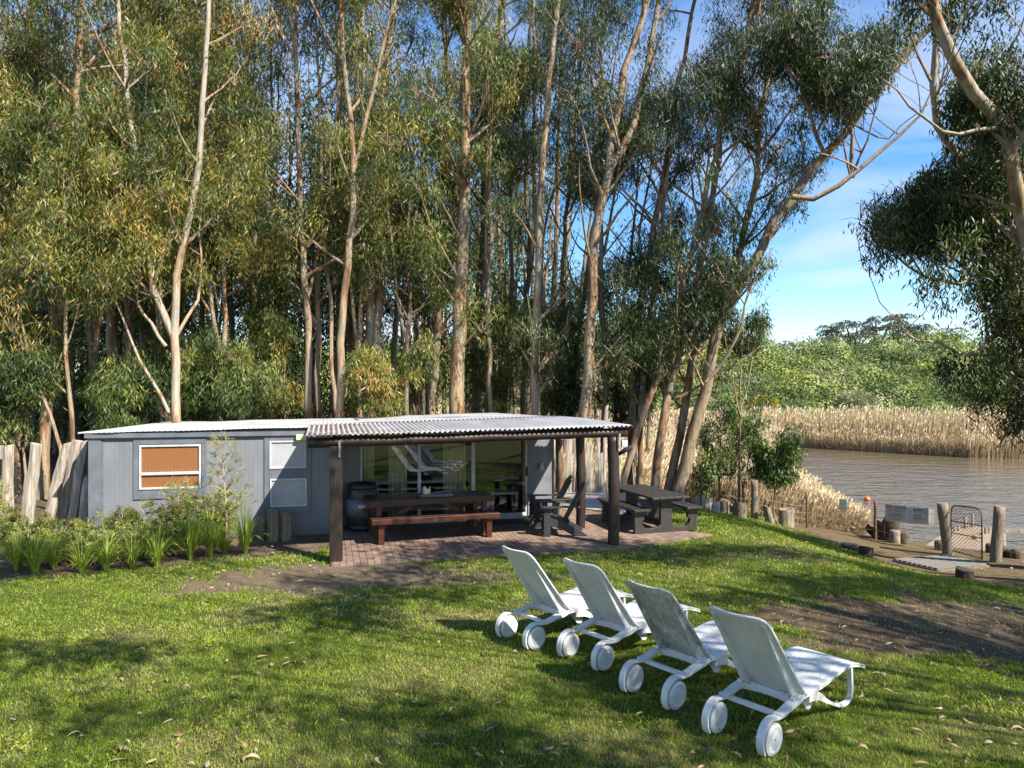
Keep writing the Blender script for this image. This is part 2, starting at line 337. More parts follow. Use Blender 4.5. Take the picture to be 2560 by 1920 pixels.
def roofmat(name, rust):
    m, nt, b = nmat(name); tc = nt.nodes.new('ShaderNodeTexCoord'); sx = nt.nodes.new('ShaderNodeSeparateXYZ'); nt.links.new(tc.outputs['Object'], sx.inputs[0])
    n = noise(nt, 2.0, 6, .65, stretch=(1, .35, 1)); n2 = noise(nt, 14, 4, .6, stretch=(1, .25, 1))
    base = ramp(nt, n.outputs[0], [(.25, (.34, .32, .30)), (.45, (.43, .43, .43)), (.7, (.54, .55, .565))])
    c = base.outputs[0]
    if rust:
        fr = N(nt, 'ShaderNodeMath', operation='MULTIPLY'); fr.inputs[1].default_value = 1/.09; nt.links.new(sx.outputs[0], fr.inputs[0])
        f2 = N(nt, 'ShaderNodeMath', operation='FRACT'); nt.links.new(fr.outputs[0], f2.inputs[0])
        v = ramp(nt, f2.outputs[0], [(0, (0,0,0)), (.38, (0,0,0)), (.5, (1,1,1)), (.9, (1,1,1)), (1, (0,0,0))])
        n3 = noise(nt, 2.6, 5, .7, stretch=(1, .6, 1)); p = ramp(nt, n3.outputs[0], [(.36, (0,0,0)), (.50, (1,1,1))])
        fade = N(nt, 'ShaderNodeMapRange'); fade.inputs[1].default_value = 2.2; fade.inputs[2].default_value = .2; fade.inputs[3].default_value = .25; fade.inputs[4].default_value = 1; nt.links.new(sx.outputs[0], fade.inputs[0])
        a = mix(nt, 1, v.outputs[0], p.outputs[0], 'MULTIPLY'); a2 = mix(nt, 1, a, fade.outputs[0], 'MULTIPLY')
        c = mix(nt, a2, c, (.13, .06, .035))
    nt.links.new(c, b.inputs['Base Color']); b.inputs['Roughness'].default_value = .45; bump(nt, n2.outputs[0], .15, .005, b); return m
M['roof'] = roofmat('pale_roof_sheeting', False); M['porchroof'] = roofmat('rust_streaked_corrugated_iron', True)
def paving():
    m, nt, b = nmat('red_brown_brick_paving'); tc = nt.nodes.new('ShaderNodeTexCoord')
    br = N(nt, 'ShaderNodeTexBrick', Scale=1.0); br.offset = .5
    br.inputs['Brick Width'].default_value = .23; br.inputs['Row Height'].default_value = .115; br.inputs['Mortar Size'].default_value = .007; br.inputs['Mortar Smooth'].default_value = .3; br.inputs['Bias'].default_value = -.1
    br.inputs['Color1'].default_value = (.20, .135, .10, 1); br.inputs['Color2'].default_value = (.29, .20, .15, 1); br.inputs['Mortar'].default_value = (.07, .05, .04, 1)
    mp = N(nt, 'ShaderNodeMapping'); mp.inputs['Rotation'].default_value = (0, 0, R(90)); nt.links.new(tc.outputs['Object'], mp.inputs[0]); nt.links.new(mp.outputs[0], br.inputs[0])
    n = noise(nt, 1.3, 6, .65); r = ramp(nt, n.outputs[0], [(.3, (.62, .62, .6)), (.7, (1.15, 1.12, 1.1))]); nt.links.new(mix(nt, 1, br.outputs[0], r.outputs[0], 'MULTIPLY'), b.inputs['Base Color'])
    b.inputs['Roughness'].default_value = .85
    iv = N(nt, 'ShaderNodeInvert'); nt.links.new(br.outputs['Fac'], iv.inputs[1]); bump(nt, iv.outputs[0], .6, .008, b); return m
M['paving'] = paving()
def groundmat():
    m, nt, b = nmat('lawn_and_soil'); a = N(nt, 'ShaderNodeAttribute', attribute_name='col')
    n = noise(nt, 9, 8, .7); n2 = noise(nt, 70, 4, .7)
    r = ramp(nt, n.outputs[0], [(.28, (.55, .55, .55)), (.72, (1.4, 1.38, 1.3))]); r2 = ramp(nt, n2.outputs[0], [(.3, (.5, .5, .5)), (.7, (1.4, 1.4, 1.4))])
    c = mix(nt, 1, a.outputs['Color'], r.outputs[0], 'MULTIPLY'); c = mix(nt, 1, c, r2.outputs[0], 'MULTIPLY')
    nt.links.new(c, b.inputs['Base Color']); b.inputs['Roughness'].default_value = .95; b.inputs['Specular IOR Level'].default_value = .1
    bump(nt, n2.outputs[0], .8, .03, b); return m
M['ground'] = groundmat()
def watermat():
    m, nt, b = nmat('brown_river_water'); b.inputs['Base Color'].default_value = (.12, .092, .055, 1); b.inputs['Roughness'].default_value = .06; b.inputs['IOR'].default_value = 1.33
    n = noise(nt, .9, 3, .5, stretch=(.6, 1.2, 1)); n2 = noise(nt, 3.2, 3, .5, stretch=(.7, 1.3, 1))
    ad = N(nt, 'ShaderNodeMath', operation='MULTIPLY_ADD'); ad.inputs[1].default_value = .35; nt.links.new(n2.outputs[0], ad.inputs[0]); nt.links.new(n.outputs[0], ad.inputs[2])
    bump(nt, ad.outputs[0], 1.0, .17, b); return m
M['water'] = watermat()

# ---------------------------------------------------------------- world and sun
SV = np.array([.94, -.79, 1.2]); SV /= np.linalg.norm(SV)
el = math.asin(SV[2]); az = math.atan2(SV[0], SV[1])
w = bpy.data.worlds.new('World'); sc.world = w; w.use_nodes = True; nt = w.node_tree
bg = nt.nodes['Background']; sky = nt.nodes.new('ShaderNodeTexSky'); sky.sky_type = 'NISHITA'; sky.sun_disc = False
sky.sun_elevation = el; sky.sun_rotation = az; sky.air_density = 1.0; sky.dust_density = .1; sky.ozone_density = 2.0
tc = nt.nodes.new('ShaderNodeTexCoord'); mp = N(nt, 'ShaderNodeMapping'); mp.inputs['Scale'].default_value = (1.0, 1.0, 3.4); mp.inputs['Location'].default_value = (1.7, .6, .9)
nt.links.new(tc.outputs['Generated'], mp.inputs[0])
cn = N(nt, 'ShaderNodeTexNoise', Scale=2.3, Detail=8, Roughness=.5, Distortion=.4); nt.links.new(mp.outputs[0], cn.inputs['Vector'])
cr = ramp(nt, cn.outputs[0], [(.41, (0,0,0)), (.56, (1,1,1))])
sz = nt.nodes.new('ShaderNodeSeparateXYZ'); nt.links.new(tc.outputs['Generated'], sz.inputs[0])
hz = N(nt, 'ShaderNodeMapRange'); hz.inputs[1].default_value = .52; hz.inputs[2].default_value = .02; hz.inputs[3].default_value = .10; hz.inputs[4].default_value = 1.15; nt.links.new(sz.outputs[2], hz.inputs[0])
cf = mix(nt, 1, cr.outputs[0], hz.outputs[0], 'MULTIPLY')
hs = N(nt, 'ShaderNodeHueSaturation', Hue=.503, Saturation=1.32, Value=.69); nt.links.new(sky.outputs[0], hs.inputs['Color'])
nt.links.new(mix(nt, cf, hs.outputs[0], (2.7, 2.9, 3.3)), bg.inputs[0]); bg.inputs[1].default_value = .15
sl = bpy.data.lights.new('sun', 'SUN'); sl.energy = 5.0; sl.angle = R(.53); sl.color = (1, .93, .82)
so = bpy.data.objects.new('sun', sl); COL.objects.link(so); so.rotation_euler = Vector(SV).to_track_quat('Z', 'Y').to_euler()
sc.view_settings.view_transform = 'Standard'; sc.view_settings.look = 'None'; sc.view_settings.exposure = 1.25; sc.view_settings.gamma = 1

# ---------------------------------------------------------------- ground
def vnoise(x, y, s, seed=0.0):
    """cheap smooth value noise"""
    x = np.asarray(x) * s + seed * 7.13; y = np.asarray(y) * s - seed * 3.7
    xi = np.floor(x).astype(int); yi = np.floor(y).astype(int); fx = x - xi; fy = y - yi
    def h(a, b): return (np.sin(a * 127.1 + b * 311.7 + seed) * 43758.5453) % 1
    fx = fx*fx*(3-2*fx); fy = fy*fy*(3-2*fy)
    return (h(xi,yi)*(1-fx)+h(xi+1,yi)*fx)*(1-fy)+(h(xi,yi+1)*(1-fx)+h(xi+1,yi+1)*fx)*fy
def fbm(x, y, s, seed=0): return (vnoise(x,y,s,seed)*.5+vnoise(x,y,s*2.1,seed+1)*.3+vnoise(x,y,s*4.3,seed+2)*.2)
def bed_mask(x, y):
    """garden bed in front of the cabin and bare ground beside it: 1 = soil"""
    ey = np.interp(x, [-20, -7.9, -6.2, -4.9, -4.2, -3.4, -2.9], [10.3, 10.95, 11.6, 12.35, 12.75, 12.9, 13.4])
    return sstep(-.15, .25, y - ey + .5*(fbm(x,y,1.5,5)-.5)) * sstep(-2.6, -3.2, x)
def ell(x, y, cx, cy, rx, ry, a=0.0, k=.5):
    c, s_ = math.cos(a), math.sin(a); dx, dy = x-cx, y-cy
    q = np.hypot((dx*c+dy*s_)/rx, (-dx*s_+dy*c)/ry) + k*(fbm(x, y, 1.1, 9)-.5)*2 + .7*(fbm(x, y, 4.5, 19)-.5)
    return sstep(1.08, .86, q)
def soil_mask(x, y):
    m = bed_mask(x, y)
    m = np.maximum(m, .95*ell(x, y, -2.9, 11.2, 2.1, .95, .1)); m = np.maximum(m, .6*ell(x, y, -1.2, 10.9, 1.6, .5, .1))
    m = np.maximum(m, .88*ell(x, y, 5.2, 8.9, 2.6, 1.35, .25, .9)); m = np.maximum(m, .75*ell(x, y, 7.4, 8.6, 2.4, 2.0, .2, .9)); m = np.maximum(m, .6*ell(x, y, 5.6, 6.4, 1.3, .7, .2))
    m = np.maximum(m, .35*ell(x, y, 4.4, 12.6, 1.6, .5, .2)); m = np.maximum(m, .5*ell(x, y, 6.4, 15.2, 1.8, .35, -.7))
    back = sstep(15.2, 16.3, y - .26*(x+3.5)) * sstep(5.2, 3.6, x)
    return np.maximum(m, back)
def sand_mask(x, y):
    e = np.interp(y, [8, 12, 13.6, 15.1, 18.5, 20.5, 22.4, 24], [30, 10.4, 9.3, 8.35, 8.3, 7.7, 7.2, 6.4])
    return sstep(-.2, .2, x - e + .3*(fbm(x, y, 1.2, 3)-.5)) * sstep(9.5, 12.5, y + .5*(x-9))
def gaxis(lo, hi, a, b, fine, ratio=1.18):
    c = list(np.arange(a, b, fine)); st = fine; x = a
    left = []
    while x > lo: st *= ratio; x -= st; left.append(x)
    st = fine; x = c[-1]; right = []
    while x < hi: st *= ratio; x += st; right.append(x)
    return np.array(left[::-1] + c + right)
gx = gaxis(-500, 500, -12, 15, .085); gy = gaxis(-120, 900, 4.2, 24, .085)
GX, GY = np.meshgrid(gx, gy); GZ = gz(GX, GY)
near = sstep(30, 20, GY) * sstep(25, 15, np.abs(GX))
GZ = GZ + near * .035 * (fbm(GX, GY, 1.3, 1)-.5) * sstep(0, 1, 1-((GX+1)**2/40+(GY-14.6)**2/4 < 1))
me = bpy.data.meshes.new('ground'); nx, ny = len(gx), len(gy)
idx = np.arange(nx*ny).reshape(ny, nx)
fq = np.stack([idx[:-1,:-1], idx[:-1,1:], idx[1:,1:], idx[1:,:-1]], -1).reshape(-1, 4)
me.vertices.add(nx*ny); me.vertices.foreach_set('co', np.stack([GX, GY, GZ], -1).astype(np.float32).reshape(-1))
me.loops.add(fq.size); me.loops.foreach_set('vertex_index', fq.reshape(-1).astype(np.int32))
me.polygons.add(len(fq)); me.polygons.foreach_set('loop_start', np.arange(0, fq.size, 4, dtype=np.int32)); me.polygons.foreach_set('use_smooth', np.ones(len(fq), dtype=bool))
def lerp(a, b, t): return a*(1-t[..., None]) + np.array(b)*t[..., None]
n1 = fbm(GX, GY, .9, 2); n2 = fbm(GX, GY, 3.5, 4)
C = np.zeros(GX.shape + (3,)) + np.array([.085, .105, .024])
C = lerp(C, (.13, .12, .05), sstep(.45, .75, n1)*.7)
C = lerp(C, (.165, .125, .088), soil_mask(GX, GY)); C = lerp(C, (.085, .058, .042), soil_mask(GX, GY)*(.55+.45*sstep(.4, .6, n2))*sstep(0, 2, GX)*.9)
C = lerp(C, (.15, .11, .062), sand_mask(GX, GY))
C = lerp(C, (.10, .08, .05), sstep(15.5, 18, GY-.26*(GX+3.5))*sstep(3.5, 2, GX)*.9)
C = lerp(C, (.09, .11, .035), sstep(60, 66, GY)); C = lerp(C, (.26, .19, .10), sstep(23.5, 26, GY)*sstep(62, 58, GY)*sstep(-8, -2, GX))
ca = me.attributes.new('col', 'FLOAT_COLOR', 'POINT'); ca.data.foreach_set('color', np.concatenate([C, np.ones(GX.shape+(1,))], -1).astype(np.float32).reshape(-1))
me.materials.append(M['ground']); me.update(calc_edges=True)
g = bpy.data.objects.new('ground', me); COL.objects.link(g); tag(g, kind='structure')
b = MB(); b.add([(-60, 19, -1.62), (160, 8, -1.62), (160, 75, -1.62), (-60, 75, -1.62)], [(0,1,2,3)]); tag(b.build('river', M['water']), kind='structure')

# patio
b = MB(); poly = [(.02,.6),(-.02,-2.78),(5.3,-2.86),(7.45,-2.1),(6.95,-1.5),(6.6,-.5),(6.2,.6),(6.0,1.6),(4.99,1.6),(4.99,.6)]
b.prism(poly, -.05, .03); o = b.build('patio', M['paving']); o.location = tuple(HO); o.rotation_euler = (0,0,HA); tag(o, kind='structure')
b = MB(); gpz = [(5.0,1.63),(6.1,1.63),(6.6,.7),(7.6,1.6),(8.2,3.6),(7.0,4.6),(5.2,4.4)]
b.prism(gpz, -.3, .02); o = b.build('gravel_area', simple('pale_grey_gravel', (.20,.19,.17), (.52,.50,.46), 28, .95, .6, .02, detail=3)); o.location = tuple(HO); o.rotation_euler = (0,0,HA); tag(o, kind='structure')

# lawn grass blades
def scatter(n, xlo, xhi, ylo, yhi): return rng.uniform(xlo, xhi, n), rng.uniform(ylo, yhi, n)
Qs = []; Ts = []
for (y0, y1, dens, L, W) in ((4.6, 6.5, 5200, .042, .0045), (6.5, 8.5, 3600, .044, .006), (8.5, 11, 2200, .046, .0085), (11, 14, 1100, .05, .012), (14, 22, 500, .06, .018)):
    xl, xh = -.76*y1-.5, .76*y1+.5
    n = int((xh-xl)*(y1-y0)*dens); x, y = scatter(n, xl, xh, y0, y1)
    k = (np.abs(x) < .75*y+.3); x, y = x[k], y[k]
    sm = np.maximum(soil_mask(x, y), sand_mask(x, y)); pn = fbm(x, y, .9, 2); pf = fbm(x, y, 4, 6)
    rel = np.stack([x-HO[0], y-HO[1]], 1); s_ = rel@U[:2]; d_ = rel@V[:2]
    keep = (rng.random(len(x)) > sm*1.05) & ~((s_ > -.02) & (s_ < 7.0+.22*(-2.1-d_).clip(-5,1)) & (d_ > -2.80-.1*(s_>5)*(s_-5)*-3) & (d_ < 1.6)) & ~((d_ > -.05) & (s_ < 5)) & ~((s_ > 5) & (s_ < 8) & (d_ > .6) & (d_ < 4.5))
    keep &= rng.random(len(x)) < .35 + 1.1*pf
    x, y, pn, pf, sm = x[keep], y[keep], pn[keep], pf[keep], sm[keep]; n = len(x)
    z = gz(x, y) + .035*(fbm(x, y, 1.3, 1)-.5) - .004
    Dr = unit(np.c_[rng.normal(size=n)*.55, rng.normal(size=n)*.55, np.ones(n)])
    hh = L*(.5+.7*rng.random(n))*(.7+.7*pf)
    Qs.append(leaf_quads(np.c_[x, y, z], Dr, hh, W*(.7+.6*rng.random(n)), .15))
    Ts.append(np.clip(.15+.55*rng.random(n) + 1.1*(pn-.42) + .35*sm + (rng.random(n) < .13)*.35, 0, 1))
for i in range(36):      # clover and coarse weed patches in the turf
    wy = 4.9+7*rng.random(); wx = rng.uniform(-.72, .72)*wy; m = int(rng.uniform(60, 260)); pr = rng.uniform(.08, .28); x = wx+rng.normal(size=m)*pr; y = wy+rng.normal(size=m)*pr*.8
    if soil_mask(np.array([wx]), np.array([wy]))[0] > .8: continue
    Dr = unit(np.c_[rng.normal(size=m), rng.normal(size=m), .5+rng.random(m)]); Qs.append(leaf_quads(np.c_[x, y, gz(x, y)+.01], Dr, .03+.04*rng.random(m), .012+.010*rng.random(m), .2)); Ts.append(np.clip(.08+.3*rng.random(m)+(.5 if i % 5 == 0 else 0), 0, 1))
tag(quads_mesh('grass', np.concatenate(Qs), M['grass'], attr=np.concatenate(Ts)), kind='stuff', label='short green lawn with drier straw-coloured patches', cat='grass')

# fallen gum leaves, thick on the ground
n = 2300; y = 4.7 + 12*rng.random(n)**1.5; x = (rng.random(n)*1.5-.75)*y
s_ = (np.stack([x-HO[0], y-HO[1]], 1))@U[:2]; d_ = (np.stack([x-HO[0], y-HO[1]], 1))@V[:2]
k = ~((d_ > -2.8) & (s_ > -.1) & (s_ < 7)) & ~((d_ > -.1) & (s_ < .1)) & (rng.random(n) < .12+.6*soil_mask(x, y)+1.1*sstep(.42, .75, fbm(x, y, .9, 33))); x, y = x[k], y[k]; n = len(x)
a = rng.random(n)*2*math.pi; Dr = unit(np.c_[np.cos(a), np.sin(a), rng.normal(size=n)*.14]); sd = unit(np.c_[-np.sin(a), np.cos(a), rng.normal(size=n)*.45])
P0 = np.c_[x, y, gz(x, y)+.030+.012*rng.random(n)]; L = (.05+.075*rng.random(n))[:, None]; W_ = (.008+.008*rng.random(n))[:, None]; cv = rng.normal(size=n)[:, None]*.16
up = np.array([0,0,1.0])
A0 = P0; A1 = P0+Dr*L*.33+sd*L*cv+up*.012; A2 = P0+Dr*L*.68+sd*L*cv+up*.010; A3 = P0+Dr*L
q1 = np.stack([A0, A1+sd*W_, A1-sd*W_, A0], 1); q2 = np.stack([A1+sd*W_, A2+sd*W_*.9, A2-sd*W_*.9, A1-sd*W_], 1); q3 = np.stack([A2+sd*W_*.9, A3, A3, A2-sd*W_*.9], 1)
t_ = rng.random(n)
def tri_fix(q): q[:, 3] = q[:, 0]*.5+q[:, 2]*.5; return q
q1 = np.stack([A0, A1+sd*W_, A1, A1-sd*W_], 1); q3 = np.stack([A2-sd*W_*.9, A2, A2+sd*W_*.9, A3], 1)
tag(quads_mesh('leaf_litter', np.concatenate([q1,q2,q3]), M['litter'], attr=np.concatenate([t_,t_,t_])), kind='stuff', label='dry tan gum leaves scattered over the lawn', cat='fallen leaves')
# ================================================================ cabin
cab = empty('cabin', HO, HA, 'low slate-grey timber cabin with flat pale metal roof and open corrugated porch', 'cabin')
def roofz(s): return float(np.interp(s, [-4.6, -.35, 4.9], [2.15, 2.215, 2.35]))
# walls
b = MB(); b.prism([(-4.44, .0), (.09, .0), (.09, 2.16), (-4.44, 2.10)], 0, .09, 'y'); b.build('wall', M['wall'], cab)
b = MB(); b.box((-4.44, .09, 0), (-4.35, 6.9, 2.0)); b.build('wall', M['wall'], cab)
b = MB(); b.box((-4.35, 6.8, 0), (4.95, 6.9, 2.0)); b.build('wall', M['wall'], cab)
b = MB(); b.box((4.86, .69, 0), (4.95, 6.8, 2.12)); b.build('wall', M['wall'], cab)
b = MB(); b.box((.0, .09, 0), (.09, .6, 2.15)); b.box((0.0, .6, 0), (.60, .69, 2.2)); b.build('wall', M['wall'], cab)
b = MB(); b.box((4.33, .6, 0), (4.95, .69, 2.25)); b.build('wall', M['wall'], cab)
b = MB(); b.box((.60, .6, 2.06), (4.33, .69, 2.25)); b.build('lintel', M['trim'], cab)
b = MB(); b.box((.60, .58, 0), (4.33, .70, .09)); b.build('door_step', M['winframe'], cab)
# room lining, floor
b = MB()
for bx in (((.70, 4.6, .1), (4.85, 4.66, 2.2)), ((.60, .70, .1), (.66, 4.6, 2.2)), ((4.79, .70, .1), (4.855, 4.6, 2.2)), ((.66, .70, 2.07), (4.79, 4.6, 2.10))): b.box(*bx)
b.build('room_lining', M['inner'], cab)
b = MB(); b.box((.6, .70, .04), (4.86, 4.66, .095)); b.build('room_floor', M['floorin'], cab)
# trims on the left wall (pixel outlines measured on the wall plane)
def wrect(x0, y0, x1, y1):
    s0, z1 = wsz(x0, y0); s1, _ = wsz(x1, y0); _, z0 = wsz(x0, y1); return s0, s1, z0, z1
def board(s0, s1, z0, z1, t=.022, base=0.0, name='trim_board', mat='trim'):
    q = MB(); q.box((s0, base-t, z0), (s1, base+.001, z1)); return q.build(name, M[mat], cab, bevel=.004)
board(-4.445, -4.23, .03, 2.08, .03)
board(-4.23, -4.19, .03, 2.0, .012)
board(-4.19, .095, 1.985, 2.085, .02)
board(-3.22, -3.17, .05, 1.985, .006) if False else None
a_ = wrect(334, 1097, 517, 1249)
board(a_[0], a_[1], a_[3]-.11, a_[3], .026); board(a_[0], a_[1], a_[2], a_[2]+.17, .026)
w1 = wrect(349, 1113, 503, 1224)
board(a_[0], w1[0]-.01, a_[2]+.17, a_[3]-.11, .026); board(w1[1]+.01, a_[1], a_[2]+.17, a_[3]-.11, .026)
c_ = wrect(661, 1086, 778, 1287)
u1 = wrect(674, 1102, 766, 1172); u2 = wrect(675, 1197, 767, 1268)
board(c_[0], u1[0]-.005, c_[2], c_[3], .03); board(u1[1]+.005, c_[1], c_[2], c_[3], .03)
board(u1[0]-.005, u1[1]+.005, u1[3]+.004, c_[3], .03); board(u1[0]-.005, u1[1]+.005, u2[3]+.004, u1[2]-.004, .03); board(u1[0]-.005, u1[1]+.005, c_[2], u2[2]-.004, .03)
sj, _ = wsz(514, 1150); board(sj, sj+.014, .1, 1.985, .008)
board(-4.19, .09, .03, .13, .012)
board(-.075, .105, .14, 2.08, .024) if False else None
# window frames
def window(r, mat, rail=None, grp=None, lab=None):
    s0, s1, z0, z1 = r; f = MB(); t = .035; d0, d1 = -.045, .0
    f.box((s0, d0, z0), (s0+t, d1, z1)); f.box((s1-t, d0, z0), (s1, d1, z1)); f.box((s0+t, d0+.001, z0), (s1-t, d1, z0+t)); f.box((s0+t, d0+.001, z1-t), (s1-t, d1, z1))
    if rail: f.box((s0+t, d0-.006, rail-.03), (s1-t, d1, rail+.022))
    o = f.build('window', M['winframe'], cab, bevel=.004)
    zs = [(z0+t, z1-t)] if not rail else [(z0+t, rail-.03), (rail+.022, z1-t)]
    for a, c in zs:
        if mat == 'blind':
            q = MB(); q.box((s0+t, -.012, a), (s1-t, -.002, c)); q.build('bamboo_blind', M['blind'], o)
            q = MB(); q.add([(s0+t, -.02, a), (s1-t, -.02, a), (s1-t, -.02, c), (s0+t, -.02, c)], [(0,1,2,3)]); q.build('pane', M['clear'], o, fixn=False)
        else:
            q = MB(); q.box((s0+t, -.018, a), (s1-t, -.008, c)); q.build('pane', M['frost'], o)
    return o
rail = wsz(400, 1183)[1]
window(w1, 'blind', rail); window(u1, 'frost'); window(u2, 'frost')
# hinge straps on the left panel, wall lamp
for py in (1126, 1230):
    s, z = wsz(252, py); q = MB(); q.box((s-.05, -.016, z-.03), (s+.05, .0, z+.03)); q.build('hinge', M['trim'], cab, bevel=.004)
s, z = wsz(740.5, 1100); s2, z2 = wsz(767, 1085.5)
q = MB(); q.box((s, -.13, z), (s2, -.02, z2)); q.build('wall_lamp', M['lampglass'], cab, bevel=.015)
s, z = wsz(1352, 1162, .6); q = MB(); q.box((s-.03, .5, z-.07), (s+.03, .6, z+.05)); q.tube([(s, .52, z+.05), (s-.02, .46, z-.02), (s-.03, .43, z-.1)], [.035, .04, .05], 10)
q.build('porch_lamp', M['winframe'], cab)
# sliding glass doors: 3 panels
dz0, dz1 = .09, 2.06
mul = [.60, 1.86, 3.06, 4.33]
for i in range(3):
    a, c = mul[i], mul[i+1]; off = .0 if i != 2 else .028
    f = MB(); t = .035 if i < 2 else .05
    f.box((a, .60+off, dz0), (a+t, .64+off, dz1)); f.box((c-t, .60+off, dz0), (c, .64+off, dz1)); f.box((a+t, .601+off, dz0), (c-t, .639+off, dz0+.07)); f.box((a+t, .601+off, dz1-.05), (c-t, .639+off, dz1))
    o = f.build('sliding_door', M['winframe'], cab, bevel=.003)
    q = MB(); q.add([(a+t, .62+off, dz0+.07), (c-t, .62+off, dz0+.07), (c-t, .62+off, dz1-.05), (a+t, .62+off, dz1-.05)], [(0,1,2,3)]); q.build('pane', M['glass'], o, fixn=False)
    if i == 2: q = MB(); q.box((c-.045, .565+off, 1.0), (c-.01, .60+off, 1.2)); q.build('handle', M['black'], o, bevel=.004)
b = MB(); b.box((4.25, .72, .1), (4.32, .80, 2.0)); b.build('door_jamb', simple('orange_pine', (.35,.14,.04), (.45,.2,.06), 5, .5, 0), cab)
# roofs
def sheet(name, s0, s1, d0, d1, zf, mat, pitch, amp, ns, nd, th=.0, wob=0.0):
    ss = np.linspace(s0, s1, ns); dd = np.linspace(d0, d1, nd); vs = []
    for d in dd:
        for s in ss:
            t = (d-d0)/(d1-d0); vs.append((s, d + (wob*math.sin(s*7.3)*math.sin(s*2.1+1) if d == dd[0] else 0), zf(s, t) + amp*math.sin(2*math.pi*s/pitch) + wob*.3*math.sin(s*3.1+t*2)*(1 if th else .4)))
    q = MB(); q.add(vs, [(j*ns+i, j*ns+i+1, (j+1)*ns+i+1, (j+1)*ns+i) for j in range(nd-1) for i in range(ns-1)], 0, True)
    o = q.build(name, mat, cab); m_ = o.modifiers.new('solid', 'SOLIDIFY'); m_.thickness = max(th, .004); m_.offset = -1
    return o
sheet('roof', -4.6, 4.87, -.09, 7.0, lambda s, t: roofz(s) - t*(.10 + .0*s) + (.02*math.sin(t*9) if 0 else 0), M['roof'], .095, .004, 900, 16, .03, .012)
pb = lambda s: float(np.interp(s, [-.44, 4.85, 5.47], [2.235, 2.365, 2.315])); pf = lambda s: float(np.interp(s, [-.44, 5.47], [2.165, 2.272]))
sheet('porch_roof', -.44, 5.47, -2.62, .03, lambda s, t: pf(s)*(1-t)+pb(s)*t, M['porchroof'], .09, .016, 137*6, 10, .004, .006)
b = MB(); b.box((-4.5, -.07, 2.03), (-.40, -.03, 2.115)); b.box((-.14, .0, 2.08), (.1, .0-.03, 2.17)); b.build('fascia', M['trim'], cab)
def log(p, q, r, mat='darkwood', name='beam', n=12, jit=.006):
    k = 14; P = np.array([np.array(p)*(1-t)+np.array(q)*t for t in np.linspace(0, 1, k)]); P[1:-1] += rng.normal(size=(k-2, 3))*jit
    rr = r*(1+rng.normal(size=k)*.03); m_ = MB(); m_.tube(P, rr, n); return m_.build(name, M[mat], cab)
log((-.40, -2.46, 2.03), (5.41, -2.46, 2.135), .085)
for s in (.06, 5.12): log((s, -2.5, 1.98 if s < 1 else 2.09), (s, .5, 2.06 if s < 1 else 2.12), .065)
for s in (1.3, 2.6, 3.9): log((s, -2.35, pf(s)-.08), (s, .0, pb(s)-.075), .05)
b = MB(); b.box((-.35, -1.3, 2.125), (5.4, -1.22, 2.185)); b.build('purlin', M['darkwood'], cab)
# posts: left squared post, right round post, back posts
q = MB(); pts = [(-.055-.085, -.085), (.055+.0, -.085), (.085, -.05), (.085, .085), (-.085, .085)]
for k in range(1):
    zz = np.linspace(-.06, 1.98, 12); vs = []
    for z in zz:
        wv = .105 + .004*math.sin(z*5) + (.012 if z > 1.7 and z < 1.95 else 0) * 0
        if z > 1.75: wv *= .93
        for (a, c) in ((-1, -1), (-.4, -1.06), (.4, -1.06), (1, -1), (1.03, 0), (1, 1), (0, 1.03), (-1, 1), (-1.03, 0)): vs.append((.06+a*wv, -2.49+c*wv, z))
    q.add(vs, [(i*9+j, i*9+(j+1)%9, (i+1)*9+(j+1)%9, (i+1)*9+j) for i in range(11) for j in range(9)] + [tuple(range(99, 108))], 0, False)
q.build('post', M['darkwood'], cab, bevel=.01)
def rpost(s, d, r, top, bump_=1, mat='darkwood'):
    k = 22; zz = np.linspace(-.08, top, k); P = np.c_[s+.010*np.sin(zz*2.1), d+.008*np.cos(zz*3), zz]; rr = r*(1.04-.05*zz/2) + bump_*.012*np.exp(-((zz-.48)/.06)**2) + bump_*.016*np.exp(-((zz-1.18)/.05)**2)
    m_ = MB(); m_.tube(P, rr, 14); return m_.build('post', M[mat], cab)
rpost(5.14, -2.47, .105, 2.06); rpost(5.10, -.77, .095, 2.1); rpost(5.06, .50, .075, 2.1, 0, 'bark_dark')
for s in (.10, 5.19):
    q = MB(); q.box((s, -2.62, 1.80 if s < 1 else 1.85), (s+.03, -2.60, 2.08 if s < 1 else 2.12)); q.build('strap', M['steel'], cab)
q = MB(); q.box((5.30, -2.5, 1.86), (5.42, -2.42, 1.98)); q.build('flood_lamp', M['winframe'], cab, bevel=.01)
q = MB(); q.tube([(5.25, -2.45, 1.72), (5.36, -2.5, 1.80), (5.47, -2.58, 1.86)], [.035, .045, .05], 10); q.build('flood_lamp', M['black'], cab)

# ---------------------------------------------------------------- curtains and furniture inside
def curtain(s0, s1, d, lab):
    n_ = 40; ss = np.linspace(s0, s1, n_); q = MB(); vs = []
    for z in np.linspace(.14, 2.02, 8):
        for i, s in enumerate(ss): vs.append((s-s0, .035*math.sin(s*62)+.012*math.sin(s*23+z), z))
    q.add(vs, [(j*n_+i, j*n_+i+1, (j+1)*n_+i+1, (j+1)*n_+i) for j in range(7) for i in range(n_-1)], 0, True)
    o = q.build('curtain', M['curtain']); o.location = tuple(H(s0, d)); o.rotation_euler = (0, 0, HA); tag(o, lab, 'curtain', 'curtains behind the glass doors')
    m_ = o.modifiers.new('solid', 'SOLIDIFY'); m_.thickness = .004
curtain(.68, .90, .85, 'narrow beige curtain at the far left edge of the glass doors')
curtain(1.22, 1.62, .85, 'gathered beige curtain left of the first glass mullion')
curtain(2.42, 2.95, .85, 'wide beige curtain between the two glass mullions')
